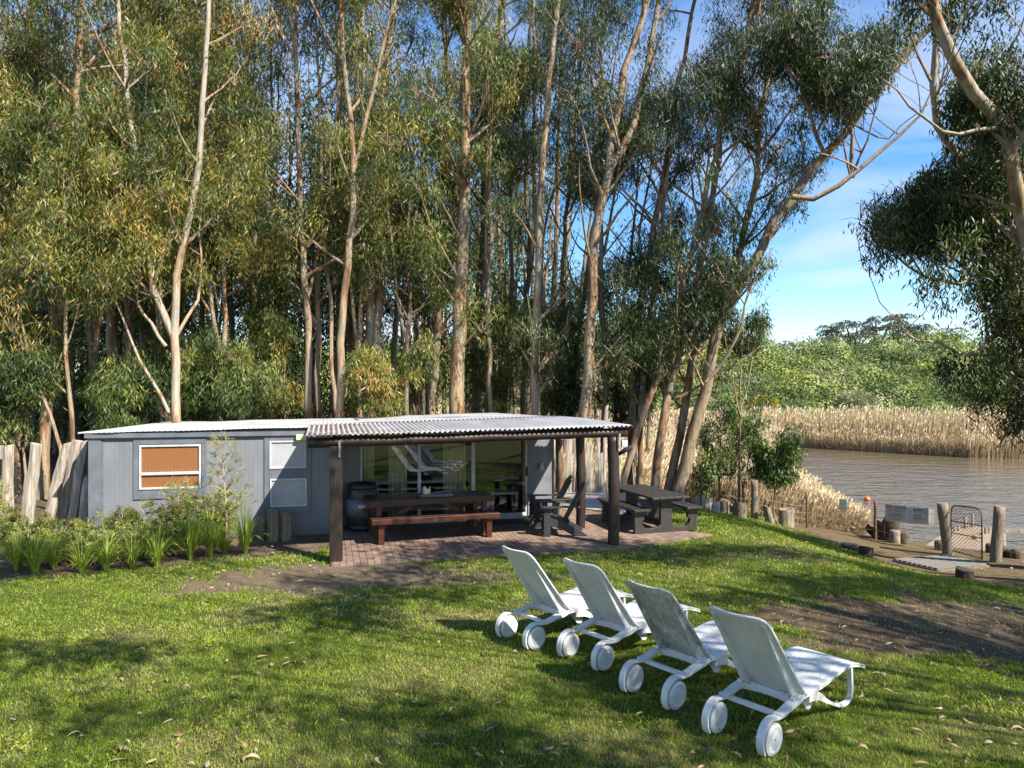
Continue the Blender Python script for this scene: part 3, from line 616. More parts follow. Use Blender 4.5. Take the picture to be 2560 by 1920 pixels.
t = empty('side_table', H(4.0, 1.7, .095), HA, 'low white side table inside behind the right glass door', 'table')
q = MB(); q.box((-.35, -.25, .36), (.35, .25, .42)); q.build('table_top', M['whitewood'], t, bevel=.005)
for x in (-.3, .3):
    for y in (-.2, .2): q = MB(); q.box((x-.03, y-.03, 0), (x+.03, y+.03, .36)); q.build('leg', M['whitewood'], t)
t = empty('sofa', H(3.9, 2.7, .095), HA, 'dark brown sofa in the room behind the white side table', 'sofa')
q = MB(); q.box((-.8, -.4, .1), (.8, .4, .42)); q.build('seat', M['blackwood'], t, bevel=.04)
q = MB(); q.box((-.8, .25, .42), (.8, .42, .85)); q.build('backrest', M['blackwood'], t, bevel=.04)
for x in (-.9, .75): q = MB(); q.box((x, -.42, .0), (x+.15, .42, .6)); q.build('armrest', M['blackwood'], t, bevel=.03)
t = empty('bunk_bench', H(1.9, 2.3, .095), HA, 'pale low bench with dark red cloths inside behind the glass doors', 'bench')
q = MB(); q.box((-.9, -.3, .62), (1.0, .3, .68)); q.build('bench_top', M['whitewood'], t, bevel=.005)
for x in (-.85, .92): q = MB(); q.box((x-.03, -.27, 0), (x+.03, .27, .62)); q.build('leg', M['whitewood'], t)
for x in (-.15, .22):
    q = MB(); q.lathe([(.005, .60), (.05, .52), (.10, .30), (.14, 0.02), (.12, 0)], 12, (0, 0, 0)); o = q.build('folded_cloth', M['red']); o.location = tuple(H(1.9+x, 1.9, .1)); o.rotation_euler = (0, 0, HA); tag(o, 'dark red folded cloth standing inside, %s of the pair behind the picnic table' % ('left' if x < 0 else 'right'), 'cloth', 'red cloths inside the room')
q = MB(); q.box((0, 0, 0), (.3, .03, .16)); o = q.build('picture', M['whitewood']); o.location = tuple(H(1.05, 4.5, 1.45)); o.rotation_euler = (0, 0, HA); tag(o, 'small pale panel on the back wall of the room seen through the left pane', 'panel')

# ---------------------------------------------------------------- picnic table on the porch
PA = R(19.3)
t = empty('picnic_table', (-1.68, 14.33, .03), PA, 'long red-brown picnic table with attached benches under the porch roof', 'picnic table')
q = MB()
for k in range(4): q.box((-1.255, -.41+k*.206, .725), (1.255, -.41+k*.206+.196, .785))
q.box((-1.26, -.415, .665), (1.26, -.375, .7245)); q.box((-1.26, .37, .665), (1.26, .41, .7245)); o = q.build('table_top', [M['topwood']], t, bevel=.006)
q = MB(); q.box((-1.262, -.44, .67), (1.262, -.412, .79)); q.build('edge_board', M['redwood'], t, bevel=.005)
for sg in (-1, 1):
    q = MB()
    for k in range(2): q.box((-1.25, sg*.62-.15+k*.155, .43), (1.25, sg*.62-.15+k*.155+.145, .485))
    q.build('bench', M['topwood'], t, bevel=.006)
    q = MB(); q.box((-1.252, sg*.785-.016, .395), (1.252, sg*.785+.016, .488)); q.build('edge_board', M['redwood'], t, bevel=.005)
for x in (-1.06, 1.06):
    for sg in (-1, 1):
        q = MB(); q.box((x-.055, sg*.66-.055, -.02), (x+.055, sg*.66+.055, .428)); q.build('leg', M['redwood'], t, bevel=.005)
        q = MB(); q.box((x-.05, sg*.34-.05, -.02), (x+.05, sg*.34+.05, .664)); q.build('leg', M['redwood'], t, bevel=.005)
    q = MB(); q.box((x-.10 if x > 0 else x+.056, -.72, .31), (x-.056 if x > 0 else x+.10, .72, .42)); q.build('cross_beam', M['redwood'], t, bevel=.005)
for sg in (-1, 1): q = MB(); q.bar((sg*1.0, 0, .20), (sg*.25, 0, .66), .05, .09); q.build('brace', M['redwood'], t, bevel=.004)
ta = np.array([math.cos(PA), math.sin(PA), 0]); tb = np.array([-math.sin(PA), math.cos(PA), 0]); T0 = np.array([-1.68, 14.33, .03])
q = MB(); q.box((-.33, -.14, 0), (.33, .14, .018)); q.box((-.33, -.14, .018), (.33, -.12, .06)); q.box((-.33, .12, .018), (.33, .14, .06)); q.box((-.33, -.12, .018), (-.31, .12, .06)); q.box((.31, -.12, .018), (.33, .12, .06))
o = q.build('tray', M['trim'], None, bevel=.004); o.location = tuple(T0 + ta*.10 - tb*.16 + [0, 0, .787]); o.rotation_euler = (0, 0, PA-.06); tag(o, 'shallow slate-grey wooden tray lying on the picnic table', 'tray')
q = MB(); q.lathe([(.06, 0), (.078, .01), (.08, .15), (.072, .158), (.055, .135), (.03, .13), (.001, .13)], 20)
vs = [(x_, y_, z_ + (.03*math.sin(math.atan2(y_, x_)*3+1) if z_ > .12 and math.hypot(x_, y_) > .04 else 0)) for x_, y_, z_ in q.v]; q.v = vs
o = q.build('candle', M['candle']); o.location = tuple(T0 + ta*(-.08) - tb*.16 + [0, 0, .807]); tag(o, 'thick cream candle with melted ragged rim standing in the grey tray', 'candle')
q = MB(); q.tube([(0, 0, .0), (.16, .02, .004), (.3, .0, .004)], .008, 6); q.tube([(.28, 0, .0), (.30, -.03, .0), (.34, -.03, 0), (.36, .01, 0), (.32, .03, 0), (.28, 0, 0)], .008, 6)
o = q.build('snuffer', M['steel']); o.location = tuple(T0 + ta*.06 - tb*.14 + [0, 0, .86]); o.rotation_euler = (0, 0, PA); tag(o, 'pale metal rod lying across the tray right of the cream candle', 'rod')

# barrel
t = empty('barrel', H(.62, .18, .03) + np.array([0, 0, 0]), HA, 'dark wooden wine barrel standing behind the left porch post', 'barrel')
pr = [(.001, 0), (.27, 0), (.29, .02), (.325, .25), (.345, .48), (.325, .72), (.285, .96), (.27, .97), (.265, .93), (.001, .93)]
q = MB(); q.lathe(pr, 32); q.build('staves', simple('dark_barrel_staves', (.015,.012,.010), (.045,.034,.028), 4, .4, .2, stretch=(8, 8, .5)), t)
for z0, z1, nm in ((.03, .12, 'hoop'), (.68, .70, 'hoop'), (.86, .95, 'hoop')):
    r0 = float(np.interp(z0, [.02,.25,.48,.72,.96], [.29,.325,.345,.325,.285]))+.005; r1 = float(np.interp(z1, [.02,.25,.48,.72,.96], [.29,.325,.345,.325,.285]))+.005
    q = MB(); q.lathe([(r0-.01, z0), (r0, z0), (r1, z1), (r1-.01, z1)], 32); q.build(nm, M['charcoal'], t)
q = MB(); q.lathe([(.31, .30), (.337, .30), (.350, .48), (.337, .66), (.31, .66)], 32); q.build('painted_band', M['trim'], t)
q = MB(); q.lathe([(.3505, .50), (.3505, .56)], 64)
keep = [f for f in q.f if (lambda a: -1.9 < a < -1.5)(math.atan2(q.v[f[0]][1], q.v[f[0]][0]))]; q.f = keep; q.m = [0]*len(keep); q.sm = [False]*len(keep); q.build('label_strip', M['sign'], t)
q = MB(); q.box((-.45, -.28, 0), (.45, .28, .018)); o = q.build('door_mat', M['matr'], None, bevel=.005); o.location = tuple(H(3.75, .22, .034)); o.rotation_euler = (0, 0, HA); tag(o, 'dark door mat lying on the paving before the right glass door', 'mat')

# ---------------------------------------------------------------- adirondack chairs (facing local -x)
def adirondack(loc, rz, lab):
    t = empty('adirondack_chair', loc, rz, lab, 'chair', 'dark adirondack chairs on the patio')
    for y in (-.30, .30):
        q = MB(); q.prism([(-.40, .30), (-.34, .38), (0, .28), (.30, .14), (.47, .02), (.44, 0), (.22, 0), (-.05, .14), (-.38, .24)], y-.018, y+.018, 'y'); q.build('side_rail', M['charcoal'], t, bevel=.004)
        q = MB(); q.box((-.40, y*1.12-.02, 0), (-.27, y*1.12+.02, .575)); q.build('front_leg', M['charcoal'], t, bevel=.004)
        q = MB(); yy = y*1.17; q.prism([(-.46, yy-.07), (-.40, yy-.085), (-.1, yy-.075), (.30, yy-.035), (.34, yy), (.30, yy+.045), (-.1, yy+.075), (-.40, yy+.085), (-.46, yy+.06)], .575, .60); q.build('armrest', M['charcoal'], t, bevel=.005)
    for k in range(7):
        u = k/6; x = -.40 + .46*u; z = .375 - .13*u + .02*(1-u)
        q = MB(); q.bar((x, -.32, z), (x, .32, z), .062, .018); q.build('seat_slat', M['charcoal'], t, bevel=.003)
    for k in range(5):
        y = -.20 + k*.10; top = [.86, .93, .96, .93, .86][k]; q = MB()
        p0 = Vector((.02, y*.85, .22)); d_ = Vector((.47, y*.18, .88)).normalized()
        q.bar(p0, p0 + d_*top, .085, .02, up=(1, 0, 0)); q.build('back_slat', M['charcoal'], t, bevel=.006)
    q = MB(); q.box((.24, -.38, .54), (.275, .38, .60)); q.box((.09, -.30, .26), (.12, .30, .32)); q.build('back_brace', M['charcoal'], t, bevel=.004)
    return t
adirondack((1.02, 14.42, .03), R(2), 'dark grey adirondack chair nearest the lawn beside the right porch post')
adirondack((.83, 15.40, .03), R(8), 'dark adirondack chair farther back, close to the glass door')

# ---------------------------------------------------------------- dark garden picnic set right of the porch
t = empty('garden_table', (2.92, 15.28, .03), R(18), 'black-brown picnic table with cut-out ends and attached benches at the patio edge', 'picnic table')
for y in (-.74, .74):
    q = MB()
    def arc(cx, cz, r, a0, a1, n_=8): return [(cx+r*math.cos(R(a0+(a1-a0)*i/n_)), cz+r*math.sin(R(a0+(a1-a0)*i/n_))) for i in range(n_+1)]
    pl = [(-.72, 0), (.72, 0), (.72, .40), (.50, .40), (.50, .30)] + arc(.40, .25, .16, 10, -100)[1:] + [(.20, .12), (.13, .16), (.13, .70), (-.13, .70), (-.13, .16), (-.20, .12)] + arc(-.40, .25, .16, 280, 170)[0:-1] + [(-.50, .30), (-.50, .40), (-.72, .40)]
    q.prism(pl, y-.045, y+.045, 'y'); q.build('end_frame', M['blackwood'], t, bevel=.008)
    q = MB(); q.prism([(-.40, .70), (-.33, .62), (.33, .62), (.40, .70)], y-.06, y+.06, 'y'); q.build('bearer', M['blackwood'], t, bevel=.006)
    for sg in (-1, 1):
        q = MB(); q.prism([(sg*.60-.19, .46), (sg*.60-.15, .395), (sg*.60+.15, .395), (sg*.60+.19, .46)], y-.055, y+.055, 'y'); q.build('seat_bearer', M['blackwood'], t, bevel=.006)
q = MB()
for k in range(5): q.box((-.42+k*.17, -.98, .705), (-.42+k*.17+.162, .98, .75))
q.build('table_top', M['blackwood'], t, bevel=.005)
for sg in (-1, 1):
    q = MB()
    for k in range(3): q.box((sg*.60-.18+k*.122, -.90, .462), (sg*.60-.18+k*.122+.114, .90, .505))
    q.build('bench', M['blackwood'], t, bevel=.005)
q = MB(); q.box((-.04, -.7, .12), (.04, .7, .2)); q.build('stretcher', M['blackwood'], t)

# ---------------------------------------------------------------- white loungers (local x runs from wheels to foot)
def smooth_path(pts, n=40):
    P = np.array(pts, float); t = np.r_[0, np.cumsum(np.linalg.norm(np.diff(P, axis=0), axis=1))]; tt = np.linspace(0, t[-1], n)
    # catmull-rom
    out = []
    for u in tt:
        i = min(int(np.searchsorted(t, u, side='right'))-1, len(P)-2); i = max(i, 0); f = (u-t[i])/(t[i+1]-t[i])
        p0 = P[max(i-1, 0)]; p1 = P[i]; p2 = P[i+1]; p3 = P[min(i+2, len(P)-1)]
        out.append(.5*((2*p1)+(-p0+p2)*f+(2*p0-5*p1+4*p2-p3)*f*f+(-p0+3*p1-3*p2+p3)*f**3))
    return np.array(out)
WR = .125
def lounger():
    t = empty('sun_lounger'); P = M['plastic']
    fr = MB(); yb = .25
    fend = [(-.155*math.cos(a), WR+.155*math.sin(a)) for a in np.linspace(R(-38), R(112), 14)]
    arm = smooth_path(fend + [(.17, .262), (.30, .285), (.42, .30), (.50, .325), (.60, .322), (.85, .322), (1.10, .348), (1.28, .362), (1.42, .350), (1.55, .318), (1.69, .262)], 90)
    th = np.interp(np.linspace(0, 1, 90), [0, .1, .3, .42, .5, .9, 1], [.014, .020, .028, .045, .038, .030, .014])
    for sg in (-1, 1):
        y = sg*yb; fr.sweep(arm, y-.033, y+.033, th)
        wing = [p for p in arm if p[0] > .1 and p[0] < 1.68]
        fr.sweep(np.array([(p[0], p[1]+.018) for p in wing]), y-.040, y+.040, .012)
    # deep webs where the leg meets the rail, and the front leg loop
        leg = smooth_path([(.62, .285), (.78, .245), (.95, .150), (1.12, .072), (1.24, .030), (1.35, .022), (1.425, .045), (1.445, .11), (1.44, .22), (1.435, .335)], 44)
        lt = np.interp(np.linspace(0, 1, 44), [0, .12, .35, .7, 1], [.10, .075, .030, .030, .038]); fr.sweep(leg, y-.022, y+.022, lt)
        q_ = [(.52, .30), (.60, .215), (.68, .135), (.74, .12), (.78, .14), (.80, .235), (.78, .29)]
        fr.prism([(a*.9+.08, c) for a, c in q_], sg*.20-.006, sg*.20+.006, 'y')
    fr.box((.145, -yb+.02, .235), (.19, yb-.02, .27)); fr.box((.19, -yb+.02, .232), (.20, yb-.02, .255))
    k = 18; ys = np.linspace(-.235, .235, k)     # curved back cross member under the backrest
    for i in range(k-1):
        x0 = .40 + .05*(1-(ys[i]/.25)**2); x1 = .40 + .05*(1-(ys[i+1]/.25)**2)
        fr.bar((x0, ys[i], .285), (x1, ys[i+1]+.001, .285), .02, .055); 
        if i % 2 == 0: fr.bar((x0+.01, ys[i]+.01, .318), (x0+.09, ys[i]+.01, .325), .012, .02)
    fr.bar((.47, -.24, .315), (.47, .24, .315), .06, .012)
    fr.bar((1.66, -.262, .283), (1.66, .262, .283), .06, .020)
    for sg in (-1, 1):
        for j in range(4): fr.box((.36+j*.035, sg*.245-.018, .322+j*.004), (.38+j*.035, sg*.245+.018, .347+j*.004))
    fr.build('frame', P, t, bevel=.004)
    # seat: lengthwise slats following the hump
    prof = smooth_path([(.50, .342), (.60, .338), (.85, .342), (1.10, .370), (1.28, .384), (1.42, .374), (1.51, .352)], 30)
    s_ = MB(); nsl = 9; W = .445
    for j in range(nsl):
        y0 = -W/2+j*W/nsl; s_.sweep(prof, y0+.0022, y0+W/nsl-.0022, .012)
    s_.sweep(prof - [0, .009], -W/2+.005, W/2-.005, .006)
    s_.build('seat', P, t, bevel=.0015)
    # backrest: curved shell with grooves, rim and rear flanges
    B = MB(); nu, nv = 30, 37; hw = .285
    path = smooth_path([(.52, .335), (.40, .46), (.27, .625), (.12, .82), (-.01, .985), (-.10, 1.085)], nu)
    tn = np.gradient(path, axis=0); tn /= np.linalg.norm(tn, axis=1)[:, None]; nr = np.c_[tn[:, 1], -tn[:, 0]]   # towards the front
    nr = -nr if nr[0][0] < 0 else nr
    front, back = [], []
    for iu in range(nu):
        u = iu/(nu-1)
        for iv in range(nv):
            v = -1+2*iv/(nv-1); hwu = hw*(1-.06*u)
            if u > .90: hwu *= 1-.22*((u-.90)/.10)**2.5
            dp = -.032*(1-v*v) - (.10*(1-u)**6)*0
            gro = -.0065 if (iv % 4 == 0 and .04 < u < .93) else 0
            top = .030*(1-abs(v)**3)*max(0, (u-.8)/.2); lowc = -.03*(1-v*v)*max(0, (.12-u)/.12)
            c = path[iu] + nr[iu]*dp + tn[iu]*(top+lowc)
            f_ = c + nr[iu]*(.007+gro); k_ = c - nr[iu]*(.007+gro); front.append((f_[0], v*hwu, f_[1])); back.append((k_[0], v*hwu, k_[1]))
    B.add(front, [(i*nv+j, i*nv+j+1, (i+1)*nv+j+1, (i+1)*nv+j) for i in range(nu-1) for j in range(nv-1)], 0, False)
    B.add(back, [(i*nv+j, (i+1)*nv+j, (i+1)*nv+j+1, i*nv+j+1) for i in range(nu-1) for j in range(nv-1)], 0, False)
    out = [i*nv for i in range(nu)] + [(nu-1)*nv+j for j in range(1, nv)] + [i*nv+nv-1 for i in range(nu-2, -1, -1)]
    rim = [(np.array(front[i])+np.array(back[i]))/2 for i in out]; B.tube(rim, .012, 8)
    low = [(np.array(front[j])+np.array(back[j]))/2 for j in range(nv)]; B.tube(low, .010, 6)
    for sg in (-1, 1):    # rear flanges, tapering towards the top
        k = 20; A_ = []
        for i in range(k):
            u = .93*(1-i/(k-1)); iu = u*(nu-1); a0 = int(iu); fr_ = iu-a0; c = path[a0]*(1-fr_)+path[min(a0+1, nu-1)]*fr_; n_ = nr[a0]
            dpt = .012 + .075*(1-u)**1.1; y = sg*(hw*.80)
            p0 = c - n_*.012; p1 = c - n_*(.012+dpt)
            A_ += [(p0[0], y-.022, p0[1]), (p0[0], y+.022, p0[1]), (p1[0], y+.012, p1[1]), (p1[0], y-.012, p1[1])]
        B.add(A_, [(i*4+j, i*4+(j+1)%4, (i+1)*4+(j+1)%4, (i+1)*4+j) for i in range(k-1) for j in range(4)] + [(3,2,1,0), tuple((k-1)*4+j for j in range(4))])
    bo = B.build('backrest', P, t)
    for sg in (-1, 1):
        q = MB(); y = sg*yb - .015; 
        q.lathe([(.001, -.029), (.085, -.029), (.089, -.033), (.103, -.033), (.112, -.028), (WR, -.020), (WR, .020), (.112, .025), (.001, .025)], 48, (0, y, WR), 'y', smooth=False)
        for j in range(40):
            a = 2*math.pi*j/40; q.bar((math.cos(a)*(WR-.001), y-.022, WR+math.sin(a)*(WR-.001)), (math.cos(a)*(WR-.001), y+.022, WR+math.sin(a)*(WR-.001)), .006, .006)
        wo = q.build('wheel', P, t)
        q = MB(); q.lathe([(.001, -.0315), (.006, -.0315), (.006, -.028)], 10, (0, y, WR), 'y'); q.build('hub_cap', M['black'] if sg < 0 else P, wo)
        q = MB(); q.box((-.135, y-.01+.012, .045), (-.105, y+.012+.01, .09)); q.build('axle_slot', M['black'], wo)
    return t
L0 = lounger()
LP = [((1.895, 5.85), 41.0, 'white plastic sun lounger nearest the camera, clean backrest and right-hand end of the row', 0),
      ((1.325, 6.67), 40.0, 'white plastic sun lounger with green-brown grime down its backrest, third from the cabin', 1),
      ((.787, 7.57), 41.0, 'white plastic sun lounger second from the cabin, just left of the grimy-backed one', 0),
      ((.105, 8.18), 38.0, 'white plastic sun lounger farthest from the camera, closest to the porch', 0)]
for i, ((x, y), a, lab, d) in enumerate(LP):
    o = L0 if i == 0 else copy_tree(L0)
    o.location = (x, y, float(gz(x, y))+.012); o.rotation_euler = (0, 0, R(a)); tag(o, lab, 'sun lounger', 'row of white sun loungers on the lawn')
    if d:
        for ch in o.children:
            if ch.name.startswith('backrest'):
                ch.data = ch.data.copy(); ch.data.materials[0] = M['plastic_dirty']; ch['label'] = 'backrest stained with green-brown grime'

# two cut logs and other stumps
def logthing(pb, ptop, w, lab, mat='stump', name='log_stump', cat='stump', grp=None, lean=(0, 0), n=14, hollow=False):
    """upright log standing at photo pixel pb, top at pixel row ptop, w px wide"""
    g_ = gp(*pb); sc_ = F/g_[1]; h = (pb[1]-ptop)/sc_; r = w/2/sc_; c = MB(); k = 8; zz = np.linspace(-.15, h, k)
    ph = rnd.random()*6; vs = []
    for z in zz:
        u = max(z, 0)/max(h, .01)
        for j in range(n):
            a = 2*math.pi*j/n; rr = r*(1+.10*math.sin(2*a+ph)+.06*math.sin(5*a+ph*2)+.04*math.sin(3*a+z*3))*(1.06-.08*u)
            vs.append((rr*math.cos(a)+lean[0]*z, rr*math.sin(a)*.9+lean[1]*z, z+(.03*math.sin(a+ph) if z == zz[-1] else 0)))
    c.add(vs, [(i*n+j, i*n+(j+1)%n, (i+1)*n+(j+1)%n, (i+1)*n+j) for i in range(k-1) for j in range(n)], 0, True)
    top = [(vs[(k-1)*n+j][0]*1.0, vs[(k-1)*n+j][1], vs[(k-1)*n+j][2]) for j in range(n)]
    cz = h - (.12 if hollow else -.012); ctr = (lean[0]*h, lean[1]*h, cz)
    c.add(top + [ctr], [(j, (j+1)%n, n) for j in range(n)], 0, False)
    o = c.build(name, M[mat]); o.location = (float(g_[0]), float(g_[1]), float(g_[2])); return tag(o, lab, cat, grp)
logthing((682, 1353), 1274, 31, 'taller grey cut log standing against the cabin wall below the small windows', 'postwood', 'cut_log', 'log', 'upright logs against the cabin wall')
logthing((715, 1351), 1283, 31, 'shorter grey cut log standing right beside the taller one at the cabin wall', 'postwood', 'cut_log', 'log', 'upright logs against the cabin wall')
logthing((654, 1350), 1298, 20, 'half-hidden grey log left of the two upright logs at the cabin wall', 'postwood', 'cut_log', 'log', 'upright logs against the cabin wall')
# ================================================================ fences, gate, jetty, signs
# leaning split-log palisade at the far left
t = empty('palisade_fence', (-9.6, 14.2, 0), 0, 'leaning weathered split-log fence between the left frame edge and the cabin', 'fence')
def plank_px(parent, org, xt, yt, xb, yb, w, D, mat='greywood', th=.07):
    a = at(xb, yb, D); c = at(xt, yt, D); a[2] = min(a[2], float(gz(a[0], a[1]))+.1)-.15; m_ = MB(); k = 7; n_ = 6; vs = []; ww = w/2/F*D; ph = rnd.random()*9
    for i in range(k):
        u = i/(k-1); p = a*(1-u)+c*u - org; f = 1.12-.28*u+.06*math.sin(u*7+ph)
        for (ex, ey) in ((-1, -.6), (0, -1), (1, -.5), (1, .6), (0, 1), (-1, .5)):
            vs.append((p[0]+ex*ww*f+.012*math.sin(u*9+ex*3+ph), p[1]+ey*th, p[2]+(ex*.03*math.sin(ph) if i == k-1 else 0)))
    m_.add(vs, [(i*n_+j, i*n_+(j+1)%n_, (i+1)*n_+(j+1)%n_, (i+1)*n_+j) for i in range(k-1) for j in range(n_)] + [tuple((k-1)*n_+j for j in range(n_))], 0, False)
    return m_.build('split_log', M[mat], parent, bevel=.008)
org = np.array([-9.6, 14.2, 0.0])
for (xt, yt, xb, yb, w, D) in ((-40, 1118, -48, 1345, 26, 13.6), (-14, 1116, -18, 1345, 24, 13.6), (20, 1114, 20, 1345, 25, 13.8), (0, 1114, -2, 1345, 14, 14.0), (91, 1109, 62, 1335, 27, 13.9), (168, 1108, 108, 1330, 24, 14.2), (196, 1101, 142, 1330, 26, 14.5), (212, 1103, 172, 1330, 22, 14.2), (222, 1190, 200, 1330, 22, 13.9), (186, 1112, 126, 1330, 18, 14.8), (236, 1150, 214, 1330, 18, 14.9), (-75, 1112, -70, 1345, 26, 13.6)):
    plank_px(t, org, xt, yt, xb, yb, w, D)
# weathered plank fence behind the porch
t = empty('plank_fence', (2.2, 20.2, 0), 0, 'open fence of tall weathered grey slabs behind the dark picnic table', 'fence')
org = np.array([2.2, 20.2, 0.0])
for (xt, yt, xb, yb, w) in ((1402, 1096, 1402, 1236, 10), (1424, 1098, 1420, 1236, 18), (1440, 1100, 1436, 1236, 9), (1468, 1108, 1480, 1236, 18), (1478, 1115, 1470, 1236, 9), (1494, 1026, 1497, 1236, 9), (1516, 1014, 1508, 1236, 10), (1492, 1132, 1494, 1234, 11), (1503, 1133, 1505, 1234, 9), (1530, 1120, 1528, 1236, 9), (1548, 1128, 1544, 1236, 12), (1385, 1100, 1384, 1236, 10)):
    plank_px(t, org, xt, yt, xb, yb, w, 20.4, 'greywood', .035)

# low log edging at the top of the river bank
t = empty('log_edging', tuple(gp(1760, 1275)), 0, 'low edging of short grey half-logs along the lawn above the reeds', 'edging')
org = gp(1760, 1275)
for (xt, yt, xb, yb, w) in ((1704, 1240, 1706, 1256, 22), (1722, 1243, 1724, 1262, 20), (1741, 1243, 1743, 1270, 20), (1752, 1240, 1756, 1274, 22), (1772, 1246, 1774, 1276, 20), (1790, 1255, 1790, 1281, 22)):
    g_ = gp(xb, yb); D = g_[1]; plank_px(t, org, xt, yt, xb, yb, w, D, 'greywood', .05)
logthing((1811, 1283), 1251, 27, 'short brown stump at the right end of the low log edging', 'stump')
logthing((1850, 1294), 1258, 31, 'pale grey stump at the foot of the tall iron pole', 'stump')
logthing((1926, 1308), 1268, 20, 'slim leaning stump right of the round timber fence post', 'stump', lean=(-.25, 0))
logthing((1966, 1315), 1272, 34, 'stout hollow-topped stump on the bank at the reed edge', 'stump', hollow=True)
logthing((2412, 1447), 1423, 46, 'dark low stump in the grass below the boardwalk', 'stumpdark')
logthing((2166, 1389), 1367, 36, 'dark grey block of wood on the lawn edge beside the sandy path', 'stumpdark')
logthing((2125, 1372), 1362, 44, 'flat dark log half sunk beside the path left of the grey block', 'stumpdark')
# big hollow stump group beyond the fence
def bigstump():
    D = 20.3; o_ = at(2230, 1362, D); o_[2] = float(gz(o_[0], o_[1])); m_ = MB(); n = 20; vs = []; k = 7
    hts = [.62+.28*math.sin(2*math.pi*j/n*1.0+2.2)+.08*math.sin(j*2.7) for j in range(n)]
    for i in range(k):
        u = i/(k-1)
        for j in range(n):
            a = 2*math.pi*j/n; r = .40*(1+.15*math.sin(3*a))*(.62+.55*u); vs.append((r*math.cos(a)-.22*u, r*math.sin(a), -.2+(hts[j]+.2)*u))
    m_.add(vs, [(i*n+j, i*n+(j+1)%n, (i+1)*n+(j+1)%n, (i+1)*n+j) for i in range(k-1) for j in range(n)], 0, True)
    inn = [(v[0]*.8, v[1]*.8, v[2]-.03) for v in vs[(k-1)*n:]]; bot = [(v[0]*.5, v[1]*.5, .25) for v in inn]
    m_.add(vs[(k-1)*n:] + inn, [(j, (j+1)%n, n+(j+1)%n, n+j) for j in range(n)]); m_.add(inn + bot, [(j, (j+1)%n, n+(j+1)%n, n+j) for j in range(n)]); m_.add(bot, [tuple(range(n))])
    o = m_.build('hollow_stump', M['stumpdark']); o.location = tuple(o_); tag(o, 'large jagged hollow tree stump beyond the fence below the white signs', 'stump')
bigstump()
for (x, y, yt, w, lab, mt) in ((2237, 1366, 1326, 25, 'short stump with pale cut top standing before the big hollow stump', 'stump'), (2258, 1366, 1331, 26, 'dark charred stump right of the pale-topped stump', 'stumpdark')):
    D = 19.6; p = at(x, y, D); m_ = MB(); h = (y-yt)*D/F; r = w/2*D/F; z0 = float(gz(p[0], p[1])); m_.lathe([(r*1.1, -.3), (r*1.05, 0), (r, h+p[2]-z0-.02), (r*.95, h+p[2]-z0), (.001, h+p[2]-z0+.01)], 14); o = m_.build('log_stump', M[mt]); o.location = (p[0], p[1], z0); tag(o, lab, 'stump')

# wire fence: posts and strands
fx = {}
def fpost(parent, org, x, yb, yt, w, mat, lean=0.0):
    g_ = gp(x, yb); D = g_[1]; a = np.array(g_); c = at(x+lean, yt, D); a[2] -= .15; k = 8; P_ = np.array([a*(1-u)+c*u for u in np.linspace(0, 1, k)]) - org; P_[1:-1, :2] += rng.normal(size=(k-2, 2))*.004
    r = w/2*D/F; m_ = MB(); m_.tube(P_, r*(1+rng.normal(size=k)*.03), 12); m_.build('post', M[mat], parent); return g_, c
org = gp(2018, 1321); fen = empty('wire_fence', tuple(org), 0, 'sagging wire fence on posts between the sandy path and the river', 'fence')
posts = []
for (x, yb, yt, w, mat, ln) in ((1752, 1274, 1170, 5, 'rust', 0), (1886, 1298, 1200, 17, 'postwood', 0), (2018, 1321, 1230, 5, 'rust', -2), (2188, 1349, 1252, 7, 'rust', 1)):
    posts.append(fpost(fen, org, x, yb, yt, w, mat, ln))
gA = gp(2372, 1387); gB = gp(2486, 1405)
for (x, yb, yt, w, ln) in ((2372, 1387, 1257, 24, -16), (2486, 1405, 1266, 25, 14)):
    posts.append(fpost(fen, org, x, yb, yt, w, 'postwood', ln))
posts.append(fpost(fen, org, 2640, 1430, 1290, 22, 'postwood'))
m_ = MB()
for i in range(len(posts)-1):
    if i == 4: continue
    (a0, a1), (b0, b1) = posts[i], posts[i+1]
    a0 = np.array(a0); b0 = np.array(b0)
    for u in ((.95, .78, .60, .42, .25, .1) if i > 0 else (.95, .5)):
        p = a0*(1-u)+a1*u - org; q_ = b0*(1-u)+b1*u - org; k = 7
        m_.tube([p*(1-v)+q_*v - np.array([0, 0, .05*math.sin(math.pi*v)]) for v in np.linspace(0, 1, k)], .0045, 4, cap=False)
    if i >= 2:
        L_ = np.linalg.norm(b0-a0)
        for v in np.arange(.35/L_, 1, .35/L_):
            p = (a0*(1-v)+b0*v)-org; q_ = (a1*(1-v)+b1*v)-org; m_.tube([p*.95+q_*.05, p*.05+q_*.95-np.array([0,0,.04])], .003, 3, cap=False)
m_.build('wire_strands', M['wire'], fen)
# tall iron pole
g_ = gp(1849, 1293); m_ = MB(); m_.tube([(0, 0, -.2), (.0, 0, 1.4), (.015, 0, (1293-1049)*g_[1]/F)], .026, 8); o = m_.build('iron_pole', M['polerust']); o.location = tuple(g_); tag(o, 'tall thin rusty iron pole among the saplings on the bank', 'pole')
